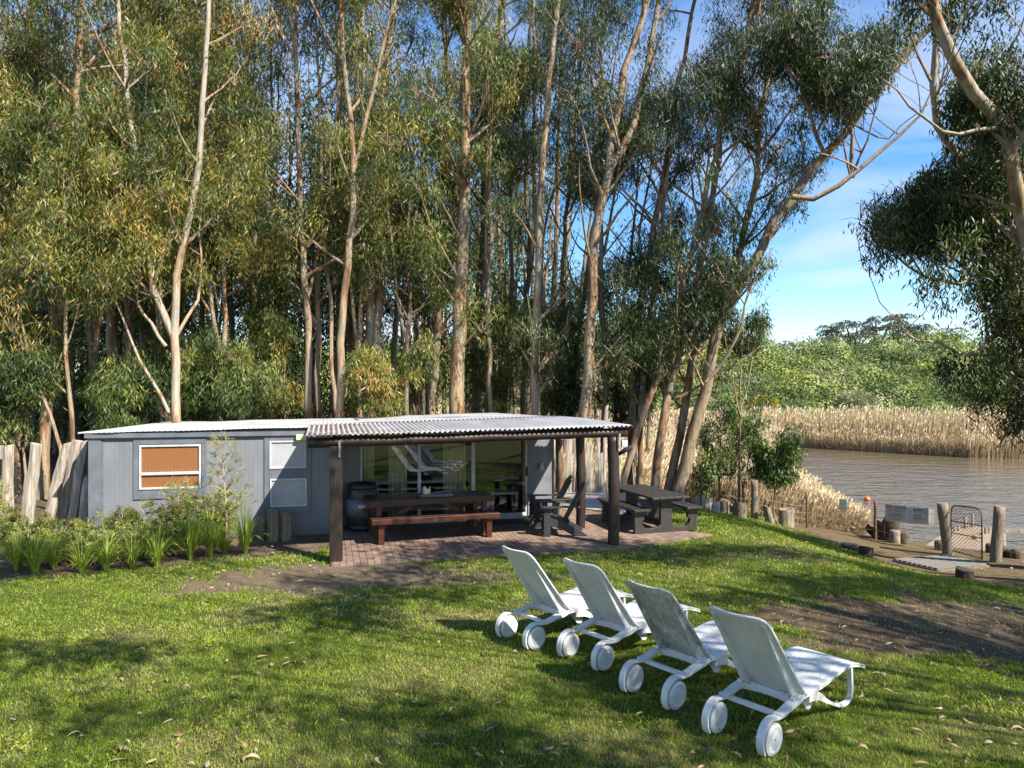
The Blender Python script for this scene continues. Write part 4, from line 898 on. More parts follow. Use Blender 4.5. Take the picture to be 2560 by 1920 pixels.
# gate
org = np.array([(2404-CX)/F*17.0, 17.0, -1.1]); 
pa = at(2378, 1378, 17.6); pb_ = at(2455, 1399, 16.7); pc = at(2378, 1262, 17.6); pd_ = at(2455, 1272, 16.7)
def gpt(u, v): return (pa*(1-u)+pb_*u)*(1-v) + (pc*(1-u)+pd_*u)*v - org
gt = empty('garden_gate', org, 0, 'arched rusty tube gate filled with diamond wire mesh between two posts', 'gate')
m_ = MB(); outl = [(0, .0), (0, .8), (.02, .92), (.08, .985), (.18, 1.0), (.5, 1.01), (.82, 1.0), (.92, .985), (.98, .92), (1, .8), (1, 0)]
m_.tube([gpt(*p) for p in outl], .018, 8); m_.tube([gpt(0, .02), gpt(1, .02)], .016, 8); m_.tube([gpt(0, .40), gpt(1, .42)], .013, 8); m_.tube([gpt(0, .66), gpt(1, .66)], .013, 8); m_.build('gate_frame', M['rust'], gt)
m_ = MB(); K = 9
for s_ in (1, -1):
    for i in range(-14, 24):
        pts = []
        for v in np.linspace(.02, 1, 40):
            u = (i + s_*v*13)/K
            if 0 <= u <= 1 and not (v > .93 and (u < .06 or u > .94)): pts.append(gpt(u, v))
        if len(pts) > 1: m_.tube([pts[0], pts[-1]], .0045, 3, cap=False)
m_.build('wire_mesh', M['rust'], gt)
# boardwalk in front of the gate
t = empty('boardwalk', tuple(gp(2350, 1403)), 0, 'small platform of grey-green deck boards in front of the gate', 'boardwalk'); org = gp(2350, 1403)
cr = []
for (x, y) in ((2232, 1396), (2364, 1386), (2476, 1408), (2345, 1421)):
    g_ = gp(x, y, .07); cr.append(np.array([g_[0], g_[1], g_[2]+.07]))
zc = np.mean([c[2] for c in cr]); m_ = MB(); nb = 9
for i in range(nb):
    u0, u1 = i/nb+.014, (i+1)/nb-.014
    a, b_, c, d_ = (cr[0]*(1-u0)+cr[3]*u0, cr[1]*(1-u0)+cr[2]*u0, cr[1]*(1-u1)+cr[2]*u1, cr[0]*(1-u1)+cr[3]*u1)
    vs = [p-org for p in (a, b_, c, d_)]; m_.add([v-np.array([0,0,.035]) for v in vs] + vs, [(0,3,2,1),(4,5,6,7),(0,1,5,4),(1,2,6,5),(2,3,7,6),(3,0,4,7)])
m_.build('deck_boards', M['deck'], t, bevel=.004)
m_ = MB(); m_.bar(cr[0]-org-[0,0,.09], cr[3]-org-[0,0,.09], .05, .10); m_.bar(cr[3]-org-[0,0,.09], cr[2]-org-[0,0,.09], .05, .10); m_.build('edge_beam', M['postwood'], t)
# signs on the fence
def signboard(x0, y0, x1, y1, D0, D1, lab, lines, head=None, mat='sign', skew=0):
    a = at(x0, y1, D0); b_ = at(x1, y1+skew, D1); h = (y1-y0)*D0/F; w_ = np.linalg.norm((b_-a)[:2]); ang = math.atan2(b_[1]-a[1], b_[0]-a[0])
    t = empty('sign_board', a, ang, lab, 'sign', 'boards hung on the wire fence' if mat == 'sign' else None); slope = (b_[2]-a[2])/w_
    m_ = MB(); m_.add([(0,0,0), (w_,0,slope*w_), (w_,0,slope*w_+h), (0,0,h), (0,.012,0), (w_,.012,slope*w_), (w_,.012,slope*w_+h), (0,.012,h)], [(0,1,2,3),(7,6,5,4),(4,5,1,0),(5,6,2,1),(6,7,3,2),(7,4,0,3)]); m_.build('panel', M[mat], t)
    if head:
        cu = bpy.data.curves.new('heading', 'FONT'); cu.body = head; cu.align_x = 'CENTER'; cu.size = h*.14; cu.offset = .0022
        to = bpy.data.objects.new('tmp', cu); COL.objects.link(to); bpy.context.view_layer.update(); mesh = bpy.data.meshes.new_from_object(to); bpy.data.objects.remove(to)
        xs = [v.co.x for v in mesh.vertices]; wd = max(xs)-min(xs); k = min(1.0, w_*.88/wd)
        for v in mesh.vertices: x_, y_ = v.co.x*k, v.co.y; v.co = (x_+w_/2, -.004, y_+h*.80+slope*(x_+w_/2))
        mesh.materials.append(M['ink']); ho = bpy.data.objects.new('heading', mesh); COL.objects.link(ho); ho.parent = t
    if lines:
        m_ = MB()
        for (cx_, cz_, lw) in lines: m_.add([((cx_-lw/2)*w_, -.003, (cz_-.008)*h+slope*(cx_-lw/2)*w_), ((cx_+lw/2)*w_, -.003, (cz_-.008)*h+slope*(cx_+lw/2)*w_), ((cx_+lw/2)*w_, -.003, (cz_+.008)*h+slope*(cx_+lw/2)*w_), ((cx_-lw/2)*w_, -.003, (cz_+.008)*h+slope*(cx_-lw/2)*w_)], [(0,1,2,3)])
        m_.build('small_print', M['ink'], t)
ln1 = [(.5, .72-.055*i, .82 if i % 5 != 4 else .5) for i in range(9)] + [(.5, .18, .6), (.5, .12, .35)]
ln2 = [(.5, .80, .5), (.5, .72, .84)] + [(.42, .60-.05*i, .40) for i in range(4)] + [(.55, .38-.05*i, .62) for i in range(4)] + [(.5, .12, .5)]
signboard(2213, 1260, 2268, 1301, 19.75, 19.1, 'left white board with black heading about entering, hung on the fence wire', ln1, 'ENTER AT OWN RISK', skew=6)
signboard(2268, 1268, 2324, 1308, 19.05, 18.5, 'right white board with a short centred heading, hung beside the left one', ln2, 'WARNING', skew=3)
signboard(2320.5, 1270, 2336, 1309, 18.5, 18.6, 'narrow grey board edge sticking out right of the two white boards', None, mat='deck', skew=3)
signboard(2098, 1247, 2117, 1274, 20.9, 20.8, 'small plain grey-green square board on the fence above the reeds', None, mat='signgrey', skew=2)
# jetty
org = at(2400, 1350, 19.5); t = empty('jetty', org, 0, 'old sand-covered jetty on timber stubs running out into the river beyond the gate', 'jetty')
def J(x, y, D): return at(x, y, D) - org
zj = -1.30
def jp(x, y):
    D = (CH-zj)*F/(y-HY); return np.array([(x-CX)/F*D, D, zj]) - org
m_ = MB(); outl = [jp(2340, 1345), jp(2384, 1322), (jp(2440, 1316)), jp(2500, 1320), jp(2515, 1336), jp(2480, 1352), jp(2520, 1385), jp(2498, 1400), jp(2330, 1400), jp(2300, 1375)]
n = len(outl); m_.add([p-np.array([0,0,.35]) for p in outl] + outl, [tuple(range(n, 2*n)), tuple(range(n))[::-1]] + [(i, (i+1)%n, n+(i+1)%n, n+i) for i in range(n)])
m_.build('deck', simple('sandy_jetty_planks', (.16, .115, .07), (.36, .28, .19), 5, .9, .6, .03, stretch=(2, 8, 1)), t)
for (x, yb, yt, w) in ((2413, 1321, 1291, 7), (2431, 1318, 1284, 6), (2387, 1329, 1318, 7), (2396, 1327, 1314, 7), (2464, 1335, 1318, 8), (2473, 1333, 1318, 8), (2433, 1348, 1336, 7), (2503, 1325, 1300, 8), (2419, 1320, 1306, 5), (2455, 1338, 1330, 8), (2440, 1349, 1340, 10), (2506, 1358, 1335, 9)):
    p = jp(x, yb); D = p[1]+org[1]; m_ = MB(); m_.tube([p-np.array([0,0,.5]), p+np.array([0.01,0,(yb-yt)*D/F])], w/2*D/F, 10); m_.build('stub_post', M['stump'], t)
m_ = MB(); p = jp(2496, 1332); m_.bar(p+[0,0,.06], p+np.array([2.6, .2, .0]), .10, .10); m_.build('rail', M['stump'], t)
for (x, y, yt, w, lab) in ((2350, 1375, 1352, 24, 'dark stump with flat top just left of the gate beyond the fence'), (2478, 1383, 1360, 24, 'dark stump seen between gate and right gate post'), (2507, 1392, 1366, 18, 'round stump directly right of the right gate post'), (2523, 1394, 1374, 12, 'thin stump next to the round one by the jetty'), (2541, 1396, 1374, 22, 'blackened root stump farthest right at the waterline')):
    g_ = gp(x, y); D = g_[1]; m_ = MB(); h = (y-yt)*D/F; r = w/2*D/F; m_.lathe([(r*.9, -.3), (r, 0), (r*1.05, h*.7), (r*.95, h), (.001, h+.01)], 12); o = m_.build('log_stump', M['stumpdark']); o.location = tuple(g_); tag(o, lab, 'stump')
# buoy
D = (CH+1.6)*F/(1250-HY); m_ = MB(); pr = [(.001, -.09)] + [(.12*math.cos(a), .04+.11*math.sin(a)) for a in np.linspace(-1.3, 1.45, 12)] + [(.03, .155), (.03, .18), (.001, .185)]; m_.lathe(pr, 20); o = m_.build('buoy', M['orange']); o.location = ((2168-CX)/F*D, D, -1.6); tag(o, 'small round orange buoy floating on the river', 'buoy')

# ================================================================ garden plants before the cabin
def tube_quads(pts, rad, n=5):
    pts = np.asarray(pts, float); k = len(pts); t = np.gradient(pts, axis=0); t = unit(t); ref = np.array([.31, .17, .93]); ref = ref/np.linalg.norm(ref)
    if abs(t[0].dot(ref)) > .95: ref = np.array([1.0, 0, 0])
    a = unit(np.cross(t, ref)); b_ = np.cross(t, a); th = np.linspace(0, 2*np.pi, n, endpoint=False)
    ring = pts[:, None] + (a[:, None]*np.cos(th)[None, :, None] + b_[:, None]*np.sin(th)[None, :, None])*np.asarray(rad)[:, None, None]
    r2 = np.roll(ring, -1, axis=1); return np.stack([ring[:-1], r2[:-1], r2[1:], ring[1:]], 2).reshape(-1, 4, 3)
def tufts(name, loc, n, hgt, spread, lab, cat, grp, W=.015, mat='flax'):
    Q = []; T_ = []
    for i in range(n):
        a = rng.random()*2*math.pi; out = rng.random()**.7*spread; L = hgt*(.65+.5*rng.random()); k = 6; w_ = W*(.7+.6*rng.random()); tt = rng.random()
        dr = np.array([math.cos(a), math.sin(a), 0]); sd = np.array([-dr[1], dr[0], 0]); P_ = []
        for u in np.linspace(0, 1, k): P_.append(dr*(.03+out*u**1.6) + np.array([0, 0, L*(u - .62*u**3*(out/spread))]))
        for j in range(k-1):
            w0 = w_*(1-(j/(k-1))**2)*.5+.001; w1 = w_*(1-((j+1)/(k-1))**2)*.5+.001; Q.append([P_[j]-sd*w0, P_[j]+sd*w0, P_[j+1]+sd*w1, P_[j+1]-sd*w1]); T_.append(np.clip(tt*.75+.10+.22*(j/(k-1)), 0, 1))
    o = quads_mesh(name, np.array(Q), M[mat], attr=np.array(T_)); o.location = tuple(loc); return tag(o, lab, cat, grp)
TF = [(42, 1428, .62, 'flax-like tuft at the left frame edge in the garden bed'), (88, 1436, .66, 'dense strappy tuft second from the left in the bed'), (135, 1424, .62, 'strappy tuft growing before the leaning split logs'), (204, 1433, .5, 'arching tuft just left of the cabin corner'),
      (264, 1427, .58, 'strappy tuft below the left corner board of the cabin'), (330, 1420, .48, 'low arching tuft under the left end of the orange window'), (392, 1419, .58, 'wide arching tuft under the orange-blind window'), (476, 1400, .82, 'tall yellow-green tuft right of the orange-blind window'),
      (527, 1392, .80, 'bright tall tuft at the foot of the sapling'), (613, 1385, .78, 'brightest lime-green tuft at the right end of the bed'), (562, 1384, .5, 'short tuft between the two brightest tufts')]
for (x, y, h, lab) in TF:
    g_ = gp(x, y); tufts('strappy_plant', (g_[0], g_[1], g_[2]), 95 if h > .55 else 70, h*1.3, .62, lab, 'plant', 'strappy plants along the garden bed')
tufts('weed_tuft', gp(810, 1385), 60, .14, .12, 'small green weed tuft beside the left porch post', 'weed', None, .012, 'grass')
def shrub(name, x, y, rad, hgt, nl, mat, lab, cat, grp, L=.055, W=.013, stems=12, sparse=False, D=None, tint=(.1, .9)):
    if D is None: g_ = np.array(gp(x, y))
    else: g_ = at(x, y, D); g_[2] = float(gz(g_[0], g_[1]))
    t = empty(name, g_, 0, lab, cat, grp); SQ = []; LP_ = []; 
    for i in range(stems):
        a = rng.random()*2*math.pi; out = rad*rng.random()**.6; H_ = hgt*(.6+.45*rng.random()); k = 7; P_ = np.array([[math.cos(a)*out*u**1.2, math.sin(a)*out*u**1.2, H_*u] for u in np.linspace(0, 1, k)]); P_[1:] += rng.normal(size=(k-1, 3))*.02
        SQ.append(tube_quads(P_, np.linspace(.010, .003, k)))
        for j in range(9):
            u = .2+.8*rng.random(); b0 = np.array([np.interp(u, np.linspace(0, 1, k), P_[:, c]) for c in range(3)]); dr = unit(np.r_[rng.normal(size=2), .5+.4*rng.random()]); ll = .10+.16*rng.random()*hgt; e = b0+dr*ll
            SQ.append(tube_quads(np.array([b0, b0+dr*ll*.5, e]), [.003, .002, .0015], 3)); LP_.append((b0, e))
    m = len(LP_); ix = rng.integers(0, m, nl); A_ = np.array([p[0] for p in LP_])[ix]; B_ = np.array([p[1] for p in LP_])[ix]; u = rng.random(nl)[:, None]; P_ = A_+(B_-A_)*u
    P_ = P_ + rng.normal(size=P_.shape)*.018; Dr = unit(unit(B_-A_)*.6 + rng.normal(size=(nl, 3))*.7 + np.array([0, 0, .25]))
    tv = tint[0]+(tint[1]-tint[0])*np.clip(rng.random(m)[ix]*.6+rng.random(nl)*.4, 0, 1)
    quads_mesh('stems', np.concatenate(SQ), M['twig'], t); quads_mesh('foliage', leaf_quads(P_, Dr, L*(.6+.8*rng.random(nl)), W*(.7+.6*rng.random(nl)), .1), M[mat], t, attr=tv); return t
SH = [(20, 1400, .55, .75, 'bushy grey-green shrub behind the leftmost tufts'), (110, 1395, .5, .62, 'fine-leaved shrub before the split-log fence'), (190, 1400, .55, .62, 'grey-green flowering shrub just left of the cabin'), (262, 1388, .5, .62, 'fine-leaved shrub hiding the foot of the cabin corner'), (340, 1384, .55, .72, 'loose grey-green shrub below the orange-blind window'), (415, 1378, .5, .85, 'airy shrub reaching the sill of the orange-blind window'), (490, 1372, .5, .80, 'mid-green shrub left of the sapling'), (560, 1368, .42, .95, 'bright feathery shrub beside the sapling')]
SH += [(65, 1416, .45, .55, 'low fluffy shrub between the two leftmost strappy tufts'), (235, 1408, .45, .5, 'low shrub below the cabin corner, in front of the taller one'), (300, 1402, .45, .5, 'low shrub under the left half of the orange-blind window'), (368, 1398, .45, .55, 'low shrub under the middle of the orange-blind window'), (440, 1390, .45, .6, 'low shrub under the right end of the orange-blind window'), (160, 1412, .45, .5, 'low shrub at the foot of the split-log fence')]
for i, (x, y, r_, h, lab) in enumerate(SH): shrub('garden_shrub', x, y, r_*1.15, h*1.12, 5200, 'leaf_mid' if i < 6 else 'bush', lab, 'shrub', 'fine-leaved shrubs in the garden bed', tint=(.35, .95) if i < 6 else (.3, .8))
shrub('garden_shrub', 0, 1290, .35, 1.3, 1300, 'bush', 'yellow-green shrub standing against the split logs at the left edge', 'shrub', None, D=13.2)
# slender feathery sapling in front of the wall
def feather(x, yb, D, hgt, lab):
    g_ = at(x, yb, D); g_[2] = float(gz(g_[0], g_[1])); t = empty('sapling', g_, 0, lab, 'sapling'); k = 12
    P_ = np.array([[.03*math.sin(u*5), .03*math.cos(u*4), hgt*u] for u in np.linspace(0, 1, k)]); SQ = [tube_quads(P_, np.linspace(.013, .004, k))]; A_, B_ = [], []
    for j in range(34):
        u = .28+.72*j/34; b0 = np.array([np.interp(u, np.linspace(0, 1, k), P_[:, c]) for c in range(3)]); a = j*2.4; ll = (.62*(1-u)**.8+.12)*(.7+.5*rng.random()); dr = unit(np.array([math.cos(a), math.sin(a)*.8, .45+.5*u])); e = b0+dr*ll; m_ = (b0+e)/2-np.array([0,0,.02])
        SQ.append(tube_quads(np.array([b0, m_, e]), [.005, .003, .002], 4)); 
        for q_ in range(5):
            v = .35+.65*rng.random(); c0 = b0+(e-b0)*v; d2 = unit(dr+rng.normal(size=3)*.6); A_.append(c0); B_.append(c0+d2*.16); SQ.append(tube_quads(np.array([c0, c0+d2*.16]), [.002, .001], 3))
    A_ = np.array(A_); B_ = np.array(B_); nl = 4200; ix = rng.integers(0, len(A_), nl); P2 = A_[ix]+(B_-A_)[ix]*rng.random(nl)[:, None]; Dr = unit(unit(B_-A_)[ix]*.8+rng.normal(size=(nl, 3))*.6)
    quads_mesh('stem', np.concatenate(SQ), M['twig'], t); quads_mesh('foliage', leaf_quads(P2, Dr, .045*(.6+.8*rng.random(nl)), .006, .1), M['leaf_mid'], t, attr=np.clip(.35+.5*rng.random(nl)+.25*(P2[:, 2] > hgt*.9), 0, 1))
feather(562, 1345, 13.1, 2.0, 'slender feathery sapling rising in front of the grey wall to the roof edge')
feather(452, 1330, 12.9, 1.15, 'short thin-leaved sapling at the right corner of the orange-blind window')
# ================================================================ reeds
def hfield_ok_left(x, y):   # how far right the trees' foliage may reach, photo column for a photo row
    lim = np.interp(y, [-400, 0, 100, 200, 300, 400, 480, 560, 640, 700, 780, 850, 900, 960, 1000, 1150], [2500, 2330, 2300, 2225, 2130, 2085, 2030, 2015, 1965, 1905, 1935, 1925, 1850, 1800, 1725, 1660])
    return x < lim
def hfield_ok_right(x, y):
    lim = np.interp(y, [-400, 0, 100, 200, 300, 380, 440, 500, 560, 620, 700, 780, 830, 900, 950, 1000, 1100, 1150, 1230, 1290], [2200, 2220, 2290, 2340, 2330, 2355, 2290, 2190, 2115, 2130, 2200, 2225, 2190, 2245, 2330, 2420, 2400, 2440, 2480, 2620])
    return x > lim
def proj(P): return CX + P[:, 0]/P[:, 1]*F, HY - (P[:, 2]-CH)/P[:, 1]*F
def reeds(n, xy, hfun, zb, wid, lab, name, seed, lean=(.10, 0), plume=1.0):
    rg = np.random.default_rng(seed); x, y = xy(rg, n); n = len(x); h = hfun(x, y)*(.70+.40*rg.random(n)**1.2); k = 3
    bx = x; a = rg.normal(size=(n, 2))*.07 + np.array(lean); p0 = np.c_[x, y, np.full(n, zb)]; up = np.array([0, 0, 1.0])
    side = unit(np.c_[np.ones(n), rg.normal(size=n)*.5, np.zeros(n)]); Q = []; T_ = []; t0 = rg.random(n)*.7
    pts = [p0, p0+np.c_[a*h[:, None]*.3, h*.5], p0+np.c_[a*h[:, None]*1.0, h*.93]]
    w_ = (wid*(.6+.8*rg.random(n)))[:, None]
    for i in range(2):
        Q.append(np.stack([pts[i]-side*w_/2, pts[i]+side*w_/2, pts[i+1]+side*w_/2*.7, pts[i+1]-side*w_/2*.7], 1)); T_.append(t0*(.65+.3*i))
    m = rg.random(n) < .5*plume; d_ = unit(np.c_[a[m]*1.5+rg.normal(size=(m.sum(), 2))*.15+.25, np.ones(m.sum())]); L = .26*np.minimum(h[m]/2, 1.2)*(.7+.6*rg.random(m.sum()))
    Q.append(leaf_quads(pts[2][m]-d_*.05, d_, L, wid*2.0*(.8+.6*rg.random(m.sum())), .12, rg)); T_.append(.75+.25*rg.random(m.sum()))
    for r_ in range(2):   # drooping blades on the stems
        u = (.15+.7*rg.random(n))[:, None]; b0 = p0+np.c_[a*h[:, None]*.3*u, h*.9*u[:, 0]]; d2 = unit(np.c_[rg.normal(size=(n, 2))*.5, .6+.4*rg.random(n)])
        Q.append(leaf_quads(b0, d2, .30+.25*rg.random(n), wid*.9, .15, rg)); T_.append(t0*.8+.15*rg.random(n))
    tag(quads_mesh(name, np.concatenate(Q), M['reed'], attr=np.clip(np.concatenate(T_), 0, 1)), lab, 'reeds', None, 'stuff')
def near_xy(rg, n):
    y = 22.3 + 36*rg.random(n)**1.7; xr = riverx(y)-.2; xl = np.where(y < 26, np.interp(y, [22, 26], [7.6, 3.0]), .02*y+.5)-3*(y > 40); x = xr-(xr-xl)*rg.random(n)**1.25
    return x, y
reeds(30000, near_xy, lambda x, y: .9+1.15*sstep(0, 3.5, riverx(y)-x)+.5*sstep(28, 50, y), -1.75, .020, 'pale dry reed bed on the near bank behind the wire fence', 'near_reeds', 3, (.14, 0))
def far_edge(x): return np.interp(x, [-14, 5, 23, 27.5, 31.6, 38, 44], [57, 58, 58.2, 53, 48.6, 47, 48])
def far_xy(rg, n):
    x = rg.uniform(-14, 44, n); e = np.interp(x, [-14, 5, 23, 27.5, 31.6, 38, 44], [57, 58, 58.2, 53, 48.6, 47, 48]); y = e + 7*rg.random(n)**1.5; return x, y
reeds(34000, far_xy, lambda x, y: (2.7+.9*fbm(x, y, .35, 8)+.25*sstep(24, 32, x))*(.45+.55*sstep(0, 2.6, y-far_edge(x))), -1.75, .030, 'tall pale reed bank on the far side of the river', 'far_reeds', 4, (.09, 0), .8)

# ================================================================ thicket on the far hills
BQ, BT = [], []
rb = np.random.default_rng(21)
def bushes(n, xr, yr, R0, R1, nl, ls):
    for i in range(n):
        y = rb.uniform(*yr); x = rb.uniform(*xr)*y/90; r = rb.uniform(R0, R1)*1.15; z = float(gz(x, y)); ph = rb.random()*6
        base = rb.choice([.06, .15, .25, .33, .42, .52, .60, .70], p=[.1, .14, .17, .17, .15, .12, .08, .07]); 
        if rb.random() < .05: base = .88
        if rb.random() < .035 and y > 80: base = 1.0
        d = unit(rb.normal(size=(nl, 3))); d[:, 2] = np.abs(d[:, 2])*.9-.15; rr = r*(.72+.30*rb.random(nl))*(1+.18*np.sin(d[:, 0]*5+ph)*np.sin(d[:, 1]*6+ph*2)+.12*np.sin(d[:, 2]*9+ph)); P = np.array([x, y, z+rb.uniform(.0, .55)*r]) + d*rr[:, None]*[1.15, 1.0, .9]
        tg = unit(np.cross(d, unit(rb.normal(size=(nl, 3))))); nd = unit(d+rb.normal(size=(nl, 3))*.35); sd_ = unit(np.cross(tg, nd)); L_ = (.8*ls*(.6+.8*rb.random(nl)))[:, None]; mid = P+tg*L_*.5; BQ.append(np.stack([P, mid+sd_*L_*.28, P+tg*L_, mid-sd_*L_*.28], 1)); BT.append(np.clip(base+rb.normal(size=nl)*.05+.05*np.sin(d[:, 0]*7), 0, 1 if base == 1.0 else .93))
bushes(150, (-20, 82), (64, 80), 1.6, 3.0, 1000, .30); bushes(190, (-30, 85), (78, 102), 2.0, 3.8, 900, .38); bushes(130, (-40, 85), (100, 122), 2.4, 4.4, 800, .48); bushes(46, (-70, -20), (50, 80), 2, 3.5, 400, .4)
tag(quads_mesh('thicket', np.concatenate(BQ), M['bush'], attr=np.concatenate(BT)), 'dense green coastal thicket covering the hill beyond the river', 'thicket', None, 'stuff')
def ball_shrub(x, y, D, r, lab, tint, name='hill_shrub', bare=False):
    c = at(x, y, D); t = empty(name, (c[0], c[1], float(gz(c[0], c[1]))), 0, lab, 'shrub'); o_ = np.array(t.location); nl = 1500
    d = unit(rb.normal(size=(nl, 3))); d[:, 2] = np.abs(d[:, 2]); P = (c-o_) + d*(r*(.75+.3*rb.random(nl)))[:, None]*[1.15, 1, .8]
    if not bare: quads_mesh('foliage', leaf_quads(P, unit(d+rb.normal(size=(nl, 3))*.6), .35, .10, .1, rb), M['bush'], t, attr=np.clip(tint+rb.normal(size=nl)*.03, 0, 1))
    SQ = []
    for i in range(26 if bare else 6):
        dd = unit(np.r_[rb.normal()*1.2, rb.normal(), .5+rb.random()*.7]); L = r*(.8+.7*rb.random()); k = 6; P_ = np.array([dd*L*u+rb.normal(size=3)*.10*L*(u > 0) for u in np.linspace(0, 1, k)]) + (c-o_) - [0, 0, r*.4]; SQ.append(tube_quads(P_, np.linspace(.07, .03, k), 4))
    quads_mesh('branches', np.concatenate(SQ), M['bark_pale'], t)
ball_shrub(2140, 1015, 66, 1.6, 'silvery grey round shrub standing at the back edge of the far reeds', .885)
ball_shrub(2075, 948, 80, 2.6, 'bare silvery dead shrub sprawling over the hillside thicket', .9, 'dead_shrub', True)
ball_shrub(1912, 1012, 66, .9, 'small yellow-flowering shrub above the reeds', .99)

# ================================================================ eucalyptus trees
def zlist(paths): return paths
def limb(rg, p0, d, L, r0, k=7, up=.35, wob=.10):
    P = [p0]; dd = d
    for i in range(k-1):
        dd = unit(dd + rg.normal(size=3)*wob + np.array([0, 0, up/k])); P.append(P[-1]+dd*L/(k-1))
    return np.array(P), np.linspace(r0, max(r0*.25, .006), k)
def gum(label, stems, D, r, bk='bark', lf='leaf_mid', crown=(5, 20), nl=26, ll=(1.6, 3.6), ncl=5, leaves=34, side=None, okf=hfield_ok_left, seed=0, grp='eucalyptus trees behind the cabin', tint=(.0, 1.0), csz=.34, lsz=(.14, .235), lw=.0255, hole=.36, name='eucalyptus_tree', up=.5, limbr=.05, cat='eucalyptus', drop=1.0, lowr=1.6, lfac=2.6):
    """stems: list of (pixel polyline, radius factor); the first starts at the ground"""
    rg = np.random.default_rng(1000+seed); DD = D if isinstance(D, (list, tuple)) else (D, D)
    lab_r = 'boldly' not in label and 'right edge' not in label and 'right frame' not in label
    W3 = []; crown = (max(crown[0]-lowr, .5) if name == 'eucalyptus_tree' else crown[0], crown[1])
    for si, (pl, rf) in enumerate(stems):
        k0 = len(pl); Ds = np.linspace(DD[0], DD[1], k0) if si == 0 else np.linspace(DD[0]*.3+DD[1]*.7, DD[1]+.3*rg.normal(), k0)
        P = np.array([at(a, b_, d) for (a, b_), d in zip(pl, Ds)])
        if si == 0:
            gzv = float(gz(P[0, 0], P[0, 1]))
            if P[0, 2] > gzv+.3: P = np.vstack([[P[0, 0]+(P[0,0]-P[1,0])*.15, P[0, 1], gzv-.2], P])
            else: P[0, 2] = gzv-.2
        # extend tall stems above the frame
        if P[-1, 2] > CH + 930/F*P[-1, 1] and rf > .3:
            e = P[-1]+unit(P[-1]-P[-2])*3.5+[0, 0, .5]; P = np.vstack([P, e])
        t = np.r_[0, np.cumsum(np.linalg.norm(np.diff(P, axis=0), axis=1))]; n_ = max(8, int(t[-1]/.7)); tt = np.linspace(0, t[-1], n_)
        Q = smooth_path(P, n_); Q[1:-1] += rg.normal(size=(n_-2, 3))*.03
        r0 = r*rf*(.76 if lab_r else 1.0); rr = r0*(1-.72*np.linspace(0, 1, n_)**1.1)
        if si == 0: rr = rr*(1+.35*np.exp(-np.linspace(0, t[-1], n_)/.5))
        W3.append((Q, rr))
    base = W3[0][0][0].copy(); base[2] += .2
    T = empty(name, base, 0, label, cat, grp)
    TQ = [tube_quads(Q-base, rr, 12) for Q, rr in W3]; BR = []; CL = []; pn_ = 0
    allp = np.concatenate([Q for Q, _ in W3]); allr = np.concatenate([rr for _, rr in W3])
    ok = np.where((allp[:, 2] > crown[0]) & (allp[:, 2] < crown[1]))[0]
    if len(ok) == 0: ok = np.arange(len(allp)-2, len(allp))
    for i in range(nl):
        j = rg.choice(ok); p0 = allp[j]; a = rg.random()*2*math.pi if side is None or rg.random() < .35 else side+rg.normal()*.8
        d = unit(np.array([math.cos(a), math.sin(a), .45+.9*rg.random()])); L = rg.uniform(*ll)*(1.0 if p0[2] < crown[1]*.8 else .8)
        P, rr = limb(rg, p0, d, L, min(allr[j]*.6, limbr), up=up); 
        px, py = proj(P[-1:]); 
        if not okf(px, py)[0] : continue
        n0 = pn_
        for u in ((1.0, .62) if ncl > 3 else (1.0,)):
            q0 = np.array([np.interp(u, np.linspace(0, 1, 7), P[:, m]) for m in range(3)]); pr = rg.uniform(.42, .92)*csz/.34
            if not okf(*proj(q0[None]))[0] or fbm(np.array([q0[0]+q0[1]*.3]), np.array([q0[2]]), .42, 31)[0] < hole: continue
            for c in range(int(ncl*2.2)):
                d2 = unit(rg.normal(size=3)+[0, 0, .35]); q1 = q0+d2*pr*rg.uniform(.55, 1.0)*np.array([1, 1, .85])
                if c % 2 == 0: BR.append(tube_quads(np.array([q0-[0, 0, pr*.3], (q0+q1)/2+rg.normal(size=3)*.04, q1])-base, [.012, .008, .004], 3))
                CL.append(np.r_[q1, q0-[0, 0, pr*.25], pn_])
            pn_ += 1
        if pn_ > n0 or rg.random() < .22: BR.append(tube_quads(P-base, rr, 5))
    tq = np.concatenate(TQ); quads_mesh('trunk', tq, M[bk], T)
    me_ = T.children[0].data; me_.polygons.foreach_set('use_smooth', np.ones(len(me_.polygons), dtype=bool))
    import bmesh
    bm = bmesh.new(); bm.from_mesh(me_); bmesh.ops.remove_doubles(bm, verts=bm.verts, dist=.0005); bm.to_mesh(me_); bm.free()
    if BR: quads_mesh('branches', np.concatenate(BR), M['bark'] if bk != 'bark_dark' else M['bark_dark'], T)
    if not CL: return T
    CC = np.array(CL); px, py = proj(CC[:, :3]); CC = CC[okf(px+rg.normal(size=len(px))*26, py+rg.normal(size=len(px))*22)]
    if len(CC) == 0: return T
    leaves = int(leaves*lfac*.48); m = len(CC); ix = np.repeat(np.arange(m), leaves); nn = len(ix); csv = csz*.42
    P = CC[ix, :3]+rg.normal(size=(nn, 3))*[csv, csv, csv*1.3]; px, py = proj(P); kk = okf(px-16*rg.normal(size=nn), py); P = P[kk]; ix = ix[kk]; nn = len(P)
    Dr = unit(np.c_[rg.normal(size=nn)*.5, rg.normal(size=nn)*.5, -drop*(.5+.6*rg.random(nn))]); Nn = unit(unit(P-CC[ix, 3:6])+rg.normal(size=(nn, 3))*.55)
    pt = rg.normal(size=int(CC[:, 6].max())+1)*.17; tv = tint[0]+(tint[1]-tint[0])*np.clip(.40+pt[CC[ix, 6].astype(int)]+rg.normal(size=m)[ix]*.07+rg.normal(size=nn)*.13+.40*(rg.random(nn) < .09), 0, 1)
